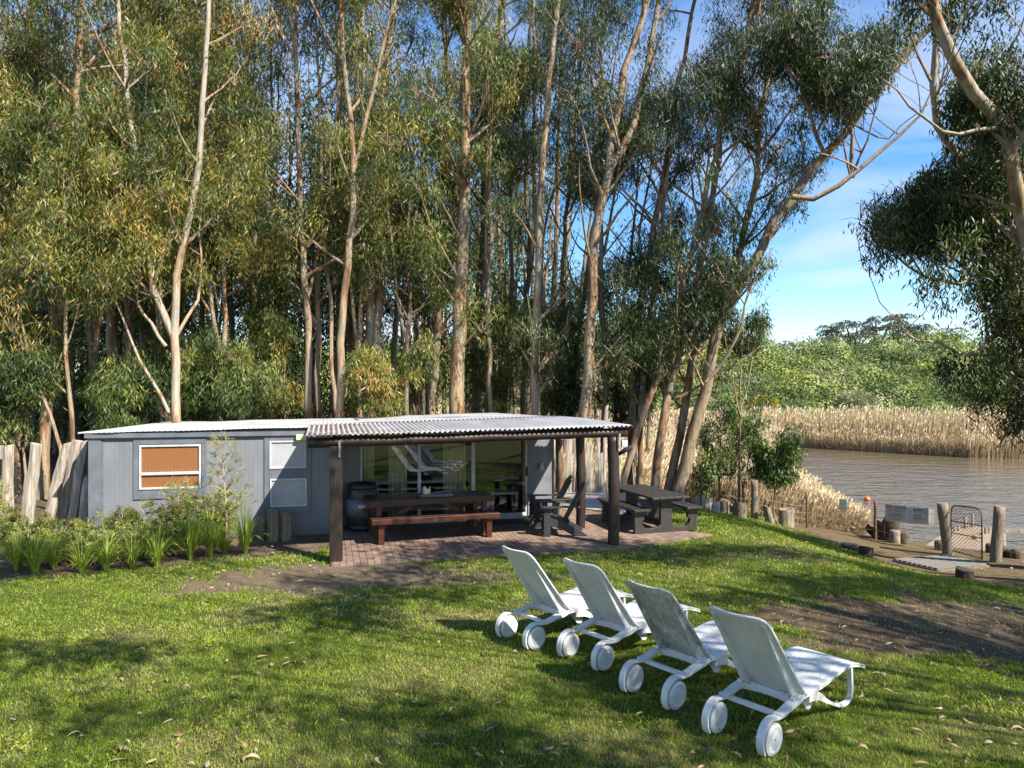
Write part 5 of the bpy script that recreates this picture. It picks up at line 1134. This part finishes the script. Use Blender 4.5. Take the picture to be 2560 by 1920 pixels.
    quads_mesh('crown', leaf_n(P-base, Dr, Nn, rg.uniform(lsz[0], lsz[1], nn), lw*(.7+.6*rg.random(nn)), rg), M[lf], T, attr=tv)
    return T
TREES = [
 # label, stems, D, r, bark, leaves, kwargs
 ('pale forked gum trunk cut by the left frame edge', [([(-10,1100),(15,900),(45,600),(60,300),(80,-10)],1),([(30,760),(10,600),(-30,420)],.5)], 20, .28, 'bark', 'leaf_warm', dict(nl=46, crown=(3.0,18), leaves=40)),
 ('stout gum forking into a short Y above the split-log fence', [([(108,1120),(123,986),(138,836),(150,740),(175,560),(190,300),(200,0)],1),([(138,836),(127,732),(110,560),(90,300)],.6)], 19, .20, 'bark', 'leaf_warm', dict(nl=44, crown=(4.5,17), leaves=40)),
 ('thin orange-barked gum with bare zigzag limbs left of the cabin', [([(183,1120),(176,986),(165,800),(170,600),(160,380)],1),([(179,992),(123,941),(67,900),(7,844)],.55),([(123,941),(150,900),(195,790),(208,700)],.4)], 17.5, .085, 'bark', 'leaf_warm', dict(nl=16, crown=(4.5,9), ll=(1,2.2), leaves=34)),
 ('slim leaning gum stem beside the split-log fence', [([(153,1125),(108,1012),(86,930),(66,860),(50,700)],1)], 16.8, .07, 'bark', 'leaf_warm', dict(nl=12, crown=(4,9), ll=(.8,2), leaves=30)),
 ('gum with wide V-shaped pale limbs above the left part of the cabin roof', [([(441,1060),(441,948),(437,844),(441,724),(456,612),(482,519),(505,300),(520,100),(520,-10)],1),([(437,850),(422,810),(389,743),(370,687),(374,612),(351,530),(335,350),(300,100),(290,-30)],.75),([(415,866),(385,820),(355,773),(330,715),(300,660)],.4),([(422,1031),(385,960),(359,904),(320,830),(299,784),(284,709)],.4),([(389,743),(336,700),(258,601),(191,507)],.35),([(441,840),(480,770),(500,730),(500,600),(505,480)],.38)], 18.5, .16, 'bark_pale', 'leaf_warm', dict(nl=60, crown=(6.2,17), ll=(1.4,3.4), leaves=40)),
 ('thick grey gum trunk behind the left end of the cabin roof', [([(276,1060),(280,960),(285,700),(300,400),(310,-10)],1)], 25, .28, 'bark', 'leaf_mid', dict(nl=40, crown=(4,21))),
 ('dark gum trunk half hidden behind the V-shaped pale one', [([(352,1060),(356,900),(365,600),(385,250),(395,-10)],1)], 27, .2, 'bark_dark', 'leaf_mid', dict(nl=36, crown=(4,22))),
 ('slender dark gum just right of the V-shaped pale one', [([(500,1060),(505,900),(508,700),(500,400),(545,-10)],1)], 25, .13, 'bark_dark', 'leaf_warm', dict(nl=34, crown=(4,20))),
 ('straight silver-grey gum trunk rising above the small cabin windows', [([(632,1060),(634,900),(640,650),(625,430),(621,200),(618,-10)],1)], 23, .19, 'bark_pale', 'leaf_warm', dict(nl=30, crown=(3,12))),
 ('left one of a close pair of pale gums right of the silver-grey trunk', [([(768,1060),(772,900),(770,780),(755,620),(752,420),(745,200),(740,-10)],1),([(770,740),(800,620),(812,520)],.4)], 21.5, .17, 'bark', 'leaf_warm', dict(nl=38, crown=(6.5,17), leaves=38)),
 ('right one of a close pair of pale gums above the porch corner', [([(797,1060),(792,900),(795,740),(810,560),(840,330),(850,-10)],1)], 22.5, .14, 'bark', 'leaf_mid', dict(nl=28, crown=(6,18))),
 ('thin curving gum stem left of the smooth tan trunk', [([(839,1060),(834,920),(825,760),(815,640),(800,400),(790,-10)],1)], 22, .10, 'bark', 'leaf_mid', dict(nl=22, crown=(7,18))),
 ('smooth tan gum trunk standing straight up over the porch left corner', [([(853,1060),(853,860),(866,700),(885,420),(865,200),(850,-10)],1),([(885,420),(925,260),(960,100),(985,-20)],.5)], 20.5, .17, 'bark', 'leaf_warm', dict(nl=40, crown=(7.5,17))),
 ('massive twin-stemmed pale gum trunk behind the porch roof', [([(930,1060),(925,830),(930,600),(955,300),(985,-10)],1),([(946,1000),(944,830),(960,640),(1010,300)],.75)], 23.5, .30, 'bark_pale', 'leaf_mid', dict(nl=40, crown=(6.5,20))),
 ('gum with peeling brown bark behind the middle of the porch roof', [([(1075,1060),(1085,950),(1095,810),(1100,600),(1118,300),(1110,-10)],1)], 24, .19, 'bark', 'leaf_mid', dict(nl=34, crown=(5,20))),
 ('broad buttressed gum trunk with a bare top section against the sky', [([(1140,1060),(1145,920),(1152,730),(1160,500),(1165,100),(1150,-10)],1)], 22.5, .34, 'bark', 'leaf_warm', dict(nl=44, crown=(5,15))),
 ('tall brown gum directly right of the broad buttressed trunk', [([(1192,1060),(1194,860),(1203,700),(1215,450),(1235,150),(1255,-10)],1)], 26, .26, 'bark_dark', 'leaf_mid', dict(nl=36, crown=(5,20))),
 ('dark slim gum above the ridge end of the main roof', [([(1262,1060),(1268,900),(1280,650),(1272,350),(1260,-10)],1)], 25.5, .13, 'bark_dark', 'leaf_mid', dict(nl=30, crown=(4,21))),
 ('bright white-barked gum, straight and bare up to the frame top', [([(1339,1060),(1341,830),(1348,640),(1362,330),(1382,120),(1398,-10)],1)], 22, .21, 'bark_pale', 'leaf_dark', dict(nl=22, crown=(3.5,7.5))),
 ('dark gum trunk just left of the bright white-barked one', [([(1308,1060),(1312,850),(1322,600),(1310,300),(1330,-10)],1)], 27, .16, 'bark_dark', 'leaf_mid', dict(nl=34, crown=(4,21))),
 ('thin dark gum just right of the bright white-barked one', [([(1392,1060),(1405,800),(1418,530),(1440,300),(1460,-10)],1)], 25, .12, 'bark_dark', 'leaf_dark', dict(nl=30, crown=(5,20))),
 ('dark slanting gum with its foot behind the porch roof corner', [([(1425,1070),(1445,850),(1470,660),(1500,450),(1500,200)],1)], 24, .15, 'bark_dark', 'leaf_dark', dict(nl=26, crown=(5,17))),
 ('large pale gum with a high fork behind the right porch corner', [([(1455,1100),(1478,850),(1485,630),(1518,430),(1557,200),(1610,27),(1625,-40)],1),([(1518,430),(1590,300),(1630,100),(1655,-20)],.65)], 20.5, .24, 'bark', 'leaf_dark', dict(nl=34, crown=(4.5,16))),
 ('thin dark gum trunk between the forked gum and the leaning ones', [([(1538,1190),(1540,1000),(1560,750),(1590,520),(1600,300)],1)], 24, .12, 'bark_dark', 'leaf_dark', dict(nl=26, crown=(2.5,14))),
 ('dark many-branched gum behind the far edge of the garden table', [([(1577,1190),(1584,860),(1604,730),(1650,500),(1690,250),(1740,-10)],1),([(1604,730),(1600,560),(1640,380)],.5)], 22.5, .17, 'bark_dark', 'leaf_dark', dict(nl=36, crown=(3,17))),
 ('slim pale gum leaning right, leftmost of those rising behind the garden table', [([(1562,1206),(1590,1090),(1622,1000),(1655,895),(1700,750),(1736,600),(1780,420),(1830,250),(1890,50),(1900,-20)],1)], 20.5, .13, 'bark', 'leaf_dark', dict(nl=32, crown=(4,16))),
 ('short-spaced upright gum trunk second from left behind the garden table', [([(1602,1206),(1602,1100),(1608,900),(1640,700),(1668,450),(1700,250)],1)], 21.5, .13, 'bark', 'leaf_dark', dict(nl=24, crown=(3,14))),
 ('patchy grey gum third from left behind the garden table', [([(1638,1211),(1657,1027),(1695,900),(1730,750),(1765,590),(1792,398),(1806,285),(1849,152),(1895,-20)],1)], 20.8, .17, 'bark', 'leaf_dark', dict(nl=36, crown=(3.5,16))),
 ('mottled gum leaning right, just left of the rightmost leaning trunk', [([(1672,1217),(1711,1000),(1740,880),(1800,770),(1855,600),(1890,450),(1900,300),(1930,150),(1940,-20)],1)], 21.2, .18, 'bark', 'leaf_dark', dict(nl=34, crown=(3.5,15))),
 ('boldly leaning gum with orange-tan bark whose limbs arch over the river', [([(1695,1233),(1730,1085),(1765,960),(1790,822),(1840,740),(1882,663),(1925,563),(1988,484),(2061,384),(2134,311),(2180,240),(2227,172),(2290,110),(2346,53),(2400,0)],1),
   ([(1980,492),(2010,505),(2061,490),(2095,470),(2127,444),(2170,405),(2220,358),(2270,320),(2313,278),(2328,230)],.42),([(2127,444),(2128,400),(2138,350),(2115,310),(2070,250),(2010,215),(1960,150)],.30),([(2061,384),(2035,320),(2010,250),(1990,120),(1985,0)],.3),([(2134,445),(2155,380),(2185,290),(2185,220)],.2),([(2134,311),(2210,345),(2270,300),(2330,250)],.01+.12),([(1763,955),(1830,870),(1890,690)],.3)], (21, 18.5), .185, 'bark', 'leaf_dark', dict(nl=92, crown=(4.0,17), ll=(.9,2.8), leaves=34, hole=.45, csz=.30)),
 ]
XT = [(232, 'slim brown gum between the Y-forked gum and the thick grey trunk', 21), (322, 'thin brown gum just right of the thick grey trunk', 23), (545, 'slim brown gum midway between the V-limbed gum and the silver-grey trunk', 22), (585, 'thin brown gum close on the left of the silver-grey trunk', 24), (700, 'slim brown gum between the silver-grey trunk and the pair', 24), (895, 'thin brown gum between the smooth tan trunk and the twin-stemmed one', 23), (1010, 'slim brown gum right of the twin-stemmed trunk', 22.5), (1230, 'thin brown gum right of the tall brown one over the main roof end', 23), (1360, 'thin brown gum touching the bright white-barked one on its right', 24.5), (1510, 'slim brown gum between the forked gum and the garden table', 22.5), (45, 'slim brown gum between the frame edge and the Y-forked gum', 19), (400, 'slim brown gum rising through the V of the pale-limbed gum', 22)]
for j, (x, lab, D) in enumerate(XT):
    r1 = random.Random(j); dx = r1.uniform(-50, 50); TREES.append((lab, [([(x, 1080), (x+dx*.2+r1.uniform(-8, 8), 800), (x+dx*.5+r1.uniform(-12, 12), 500), (x+dx, r1.choice([60, 200, -20]))], 1), ([(x+dx*.1, 900+r1.uniform(-60, 60)), (x-dx*.4-20, 620), (x-dx*.9-30, 300+r1.uniform(-150, 100))], .7), ([(x+dx*.3, 640), (x+dx*.3+35, 430), (x+dx*.3+60, 150)], .5)], D, r1.uniform(.09, .14), 'bark' if j % 3 else 'bark_dark', 'leaf_warm' if x < 750 else 'leaf_mid', dict(nl=26, crown=(6, 18), leaves=30)))
for i, (lab, st, D, r, bk, lf, kw) in enumerate(TREES):
    kw.setdefault('lowr', 1.1 if st[0][0][0][0] < 900 else 1.2)
    if st[0][0][0][0] <= 900: kw.setdefault('hole', .445); kw.setdefault('lfac', 2.35); kw.setdefault('tint', (.0, 1.0))
    if st[0][0][0][0] > 900: kw.setdefault('hole', .435); kw.setdefault('lfac', 2.2)
    gum(lab, st, D, r, bk, lf, seed=i, **kw)
# regrowth clumps behind the roof
REG = [('rust-tinted young gum thicket peering over the porch roof centre', 960, 20.5, (1.2, 3.6), 'leaf_warm', .9), ('olive young gum over the main roof above the small windows', 600, 20.5, (1, 4), 'leaf_mid', .8), ('yellow-green regrowth just behind the cabin left end', 290, 18.5, (.6, 2.8), 'leaf_mid', .8), ('loose regrowth between the silver-grey trunk and the pair of gums', 720, 22, (1, 5), 'leaf_warm', .9), ('dark regrowth behind the broad buttressed trunk', 1230, 24, (1, 5.5), 'leaf_mid', .9), ('dark low regrowth left of the forked gum', 1400, 23.5, (1, 5), 'leaf_dark', .9), ('leafy regrowth at the far left behind the split logs', 60, 17, (.5, 3.8), 'leaf_mid', .9),
       ('dark leafy regrowth under the leaning trunks', 1590, 23, (1, 5), 'leaf_dark', .8), ('olive regrowth behind the roof right of the V-shaped gum', 520, 21, (1, 4), 'leaf_mid', .9), ('tall regrowth left of the broad trunk', 1040, 25, (2, 7), 'leaf_mid', .9), ('leafy young gum beside the rightmost leaning trunk', 1850, 21.5, (3.0, 6), 'leaf_dark', .8)]
for i, (lab, x, D, cz, lf, s_) in enumerate(REG):
    tops = HY-(cz[1]-CH)/D*F; st = [([(x, HY+200), (x+rnd.uniform(-15, 15), (HY+tops)/2), (x+rnd.uniform(-30, 30), tops)], 1)] + [([(x, HY+60), (x+sx, (HY+tops)/2+10), (x+sx*1.8, tops+20)], .7) for sx in (-35, 38)]
    gum(lab, st, D, .05, 'bark', lf, crown=cz, nl=10, ll=(.5, 1.2), leaves=40, csz=.26, seed=60+i, grp='young gums filling the gaps behind the cabin', name='young_eucalyptus', hole=.2)
# saplings on the bank
def ok_any(x, y): return np.ones_like(x, dtype=bool)
gum('bushy dark-leaved sapling on the bank, leftmost of three above the log edging', [([(1799,1262),(1797,1180),(1803,1110),(1800,1060)],1),([(1799,1200),(1770,1140),(1755,1090)],.6),([(1797,1180),(1830,1110),(1840,1060)],.6)], 21.6, .05, 'bark_dark', 'leaf_fresh', crown=(-.1,2.3), nl=18, ll=(.4,1.1), leaves=44, csz=.16, lfac=.55, seed=81, okf=ok_any, grp='saplings on the river bank', name='bank_sapling', hole=.0, lsz=(.10,.16), lw=.026, limbr=.02, cat='sapling')
gum('yellow-tipped sapling in the middle of the bank trio, behind the iron pole', [([(1862,1275),(1856,1220),(1880,1130),(1900,1060),(1905,1020)],1),([(1856,1220),(1850,1130),(1860,1060)],.6)], 22, .045, 'bark_dark', 'leaf_fresh', crown=(0.1,2.6), nl=18, ll=(.4,1.1), leaves=44, csz=.16, lfac=.55, seed=82, okf=ok_any, grp='saplings on the river bank', name='bank_sapling', hole=.0, lsz=(.10,.16), lw=.026, limbr=.02, cat='sapling')
gum('sapling with spreading crown, rightmost on the bank above the leaning stump', [([(1933,1312),(1935,1240),(1938,1180),(1950,1120)],1),([(1935,1230),(1965,1160),(1985,1130)],.6),([(1935,1200),(1915,1170),(1900,1150)],.5)], 20.8, .04, 'bark_dark', 'leaf_fresh', crown=(.0,1.6), nl=24, ll=(.35,.85), leaves=42, csz=.14, lfac=1.0, seed=83, okf=lambda x, y: (x < 2020) & (y < 1235), grp='saplings on the river bank', name='bank_sapling', hole=.0, lsz=(.10,.16), lw=.026, limbr=.02, cat='sapling')
gum('low leafy sprig at the left foot of the bank saplings', [([(1760,1262),(1758,1220),(1765,1180)],1)], 21.2, .025, 'bark_dark', 'leaf_fresh', crown=(-.4,1.2), nl=12, ll=(.3,.7), leaves=30, csz=.13, lfac=.8, seed=84, okf=ok_any, grp='saplings on the river bank', name='bank_sapling', hole=.0, lsz=(.10,.16), lw=.026, limbr=.02, cat='sapling')
# the two big gums at the right edge
okr = hfield_ok_right
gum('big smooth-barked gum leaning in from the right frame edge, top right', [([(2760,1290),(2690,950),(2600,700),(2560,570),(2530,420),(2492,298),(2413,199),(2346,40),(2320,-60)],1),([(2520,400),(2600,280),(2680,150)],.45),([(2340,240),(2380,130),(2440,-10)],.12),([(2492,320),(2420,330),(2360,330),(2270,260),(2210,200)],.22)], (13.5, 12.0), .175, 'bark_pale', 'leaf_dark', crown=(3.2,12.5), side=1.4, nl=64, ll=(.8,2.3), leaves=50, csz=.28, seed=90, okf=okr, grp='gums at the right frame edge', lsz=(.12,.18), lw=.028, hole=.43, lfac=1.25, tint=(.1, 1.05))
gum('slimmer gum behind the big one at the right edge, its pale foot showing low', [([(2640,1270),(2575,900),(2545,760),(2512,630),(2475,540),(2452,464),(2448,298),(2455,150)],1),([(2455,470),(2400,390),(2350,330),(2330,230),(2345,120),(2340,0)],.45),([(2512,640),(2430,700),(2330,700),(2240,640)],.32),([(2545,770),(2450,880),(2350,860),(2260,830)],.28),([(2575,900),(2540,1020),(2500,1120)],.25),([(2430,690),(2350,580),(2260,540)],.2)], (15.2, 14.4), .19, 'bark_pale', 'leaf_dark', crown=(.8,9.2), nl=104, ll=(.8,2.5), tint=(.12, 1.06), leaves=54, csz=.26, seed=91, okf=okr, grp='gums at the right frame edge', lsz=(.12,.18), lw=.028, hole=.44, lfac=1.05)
M['ridge'] = leafmat('ridge_gum_leaves', [(0, (.05, .06, .04)), (.5, (.11, .115, .07)), (1, (.22, .18, .10))], .6, .15)
# ridge trees, far off
for i, (x, y0, y1, D, w_, lab) in enumerate(((2085, 808, 905, 124, 44, 'leftmost umbrella-crowned tree on the far ridge'), (2135, 811, 900, 126, 50, 'second umbrella-crowned tree on the far ridge'), (2190, 798, 895, 127, 50, 'rounded dark tree in the middle of the far ridge'), (2245, 786, 890, 128, 55, 'tallest dark tree on the far ridge'), (2310, 820, 890, 129, 60, 'dark ridge tree partly behind the right-edge foliage'), (2380, 830, 890, 130, 60, 'ridge tree mostly hidden by the right-edge foliage'))):
    rg = np.random.default_rng(300+i); b0 = at(x, y1+30, D); t = empty('ridge_tree', (b0[0], b0[1], float(gz(b0[0], b0[1]))), 0, lab, 'tree', 'trees on the far ridge'); o_ = np.array(t.location); TQ = []; CL = []
    for j in range(7):
        e = at(x+rg.uniform(-w_/2, w_/2), y0+rg.uniform(0, .4)*(y1-y0), D)-o_; e[1] += rg.normal(); P_ = np.array([[0, 0, -.5], e*[.25, .25, .45], e*[.7, .7, .8], e]); TQ.append(tube_quads(P_, [.28, .2, .13, .06], 5)); CL.append(e)
    for j in range(8): e = at(x+rg.uniform(-w_/2, w_/2), y0+rg.uniform(.25, .8)*(y1-y0), D)-o_; e[1] += rg.normal()*1.5; CL.append(e)
    quads_mesh('trunk', np.concatenate(TQ), M['bark_dark'], t); C_ = np.array(CL); nn = 150*len(C_); ix = rg.integers(0, len(C_), nn); d = unit(rg.normal(size=(nn, 3))); d[:, 2] = np.abs(d[:, 2])*.8-.1
    P = C_[ix]+d*(1.0+.4*rg.random(nn))[:, None]*[1.0, 1, .8]; quads_mesh('crown', leaf_quads(P, unit(d+rg.normal(size=(nn, 3))), .38, .18, .1, rg), M['ridge'], t, attr=np.clip(.45+rg.normal(size=nn)*.12+rg.normal(size=len(C_))[ix]*.08, 0, .8))

# ================================================================ woodland massed behind the row of gums
rg = np.random.default_rng(77); QA = []; MI = []; TA = []
nt_ = 150
for i in range(nt_):
    D = rg.uniform(28, 44); x = rg.uniform(-150, 1430) if i < 134 else rg.uniform(1250, 1640); X = (x-CX)/F*D; z0 = float(gz(X, D)); hT = rg.uniform(12, 24) if x < 1400 else rg.uniform(6, 12); k = 9; lean = rg.normal(size=2)*.04
    P = np.array([[X+lean[0]*hT*u+.15*math.sin(u*5+i), D+lean[1]*hT*u, z0-.3+hT*u] for u in np.linspace(0, 1, k)]); q = tube_quads(P, np.linspace(rg.uniform(.07, .20), .03, k), 7); QA.append(q); MI.append(np.full(len(q), 0 if rg.random() < .5 else 1)); TA.append(np.zeros(len(q)))
    nc = int(66 if x < 850 else (44 if x < 1250 else 12)); u = rg.random(nc)**1.15*.97+.03; C_ = np.array([[np.interp(a, np.linspace(0, 1, k), P[:, c]) for c in range(3)] for a in u]) + rg.normal(size=(nc, 3))*[1.1, .9, .5]; C_ = C_[(C_[:, 2] > z0+(.6 if x < 1300 else 2)) & ((C_[:, 2] > z0+5.5) | (D > 36) | (rg.random(len(C_)) < .25))]
    px, py = proj(C_); C_ = C_[(fbm(C_[:, 0]*.8, C_[:, 2], .33, 17) > .34) & hfield_ok_left(px, py)]
    if len(C_) == 0: continue
    per = 40; ix = np.repeat(np.arange(len(C_)), per); nn = len(ix); Pq = C_[ix]+rg.normal(size=(nn, 3))*.5; Dr = unit(np.c_[rg.normal(size=(nn, 2))*.6, -.3-.7*rg.random(nn)]); q = leaf_quads(Pq, Dr, rg.uniform(.22, .36, nn), .065, .1, rg); QA.append(q); MI.append(np.full(nn, 2)); TA.append(np.clip(.34+rg.normal(size=len(C_))[ix]*.15+rg.normal(size=nn)*.10, 0, 1))
tag(quads_mesh('woodland', np.concatenate(QA), [M['bark'], M['bark_dark'], M['leaf_mid']], attr=np.concatenate(TA), mi=np.concatenate(MI)), 'dense gum woodland massed behind the front row of trunks', 'woodland', None, 'stuff')

# ================================================================ gums beside and behind the viewpoint that shade the lawn
LIT = [(-6.2, 10.1, 3.3, .95, .05), (-3.6, 11.6, 1.4, .35, .1), (-1.1, 8.4, 1.2, .42, .1), (-1.2, 7.35, 1.5, .48, .12), (-3.6, 8.6, 1.0, .25, .1), (1.5, 10.6, 2.1, .50, .12), (4.4, 11.9, 1.9, .50, .2), (-2.5, 5.7, 1.4, .34, 0), (-5.0, 8.7, 1.6, .3, .1), (-4.6, 7.2, 1.2, .25, .1), (.6, 6.3, .8, .2, 0), (-.6, 9.6, .8, .25, 0), (4.6, 9.6, 1.5, .22, .2), (2.9, 8.1, .5, .25, .3), (-.2, 12.3, 1.3, .22, .2), (.9, 8.7, .45, .22, 0), (-7, 8.4, .9, .2, 0), (3.0, 14.0, 1.2, .4, .1)]  # unseen crowns are shaped so their shadows leave these patches sunlit
n = 4600; x = rng.uniform(-11, 11.5, n); y = rng.uniform(3.4, 13.6, n); keep = np.ones(n, bool)
for (cx_, cy_, rx, ry, a) in LIT:
    c, s_ = math.cos(a), math.sin(a); q_ = np.hypot(((x-cx_)*c+(y-cy_)*s_)/(rx+.30), (-(x-cx_)*s_+(y-cy_)*c)/(ry+.22)); keep &= q_ > 1
rel = np.stack([x-HO[0], y-HO[1]], 1); dd_ = rel@U[:2]*0+rel@V[:2]; keep &= (dd_ < -.9) | ((x > -1.0) & (rng.random(n) < .75))
keep &= (fbm(x, y*1.5, .5, 12) > .49) | (rng.random(n) < .12)
keep |= (y > 12.4) & (x > -1.6) & (x < 2.6) & (rng.random(n) < .85)
x, y = x[keep], y[keep]; n = len(x); h = rng.uniform(7.6, 11.5, n); tt = h/SV[2]; C_ = np.c_[x, y, np.zeros(n)] + SV*tt[:, None]
C_ += rng.normal(size=C_.shape)*[.12, .08, .0]
vis = (C_[:, 1] > .2) & (np.abs(C_[:, 0]) < .80*C_[:, 1]) & (C_[:, 2] < CH+.64*C_[:, 1]); C_ = C_[~vis]
bases = [(16.5, -6.5), (9.5, -6.0), (4.5, -10.0), (19.0, .5), (12.5, 2.0), (-3.5, -13)]
BX = np.array([[b_[0]+0, b_[1]] for b_ in bases]); own = np.argmin(np.hypot(C_[:, None, 0]-BX[None, :, 0], C_[:, None, 1]-BX[None, :, 1]), axis=1)
for i, (bx, by) in enumerate(bases):
    S_ = C_[own == i]
    if len(S_) < 5: continue
    z0 = float(gz(bx, by)); T = empty('eucalyptus_tree', (bx, by, z0), 0, 'tall gum outside the frame, number-less neighbour whose crown shades the lawn' if False else ['gum far right behind the viewpoint shading the right lawn', 'gum right behind the viewpoint shading the loungers', 'gum directly behind the viewpoint shading the front lawn', 'gum right of the frame beside the bank', 'gum just right of the frame over the bare soil', 'gum left behind the viewpoint'][i], 'eucalyptus', 'gums outside the frame that shade the lawn'); o_ = np.array([bx, by, z0]); top = np.array([bx+.4, by+.3, 12.5]); k = 10
    TQ = [tube_quads(np.array([[0, 0, -.2]])*(1-u)+0 if False else np.array([np.array([0, 0, -.2])*(1-v)+(top-o_)*v for v in np.linspace(0, 1, k)]), np.linspace(.3, .08, k), 10)]
    for j in range(0, len(S_), 14):
        e = S_[j]-o_; s0 = np.array([0, 0, max(3.5, e[2]-1.2-.55*math.hypot(e[0], e[1]))]); mid = s0*.45+e*.55+[0, 0, -.3]; TQ.append(tube_quads(np.array([s0, mid, e]), [.03, .02, .008], 5))
    quads_mesh('trunk', np.concatenate(TQ), M['bark'], T); per = 26; ix = np.repeat(np.arange(len(S_)), per); nn = len(ix); P = S_[ix]+rng.normal(size=(nn, 3))*.24-o_; Dr = unit(np.c_[rng.normal(size=(nn, 2))*.6, -.4-.5*rng.random(nn)])
    quads_mesh('crown', leaf_quads(P, Dr, rng.uniform(.18, .28, nn), .06, .1), M['leaf_dark'], T, attr=rng.random(nn)*.8)
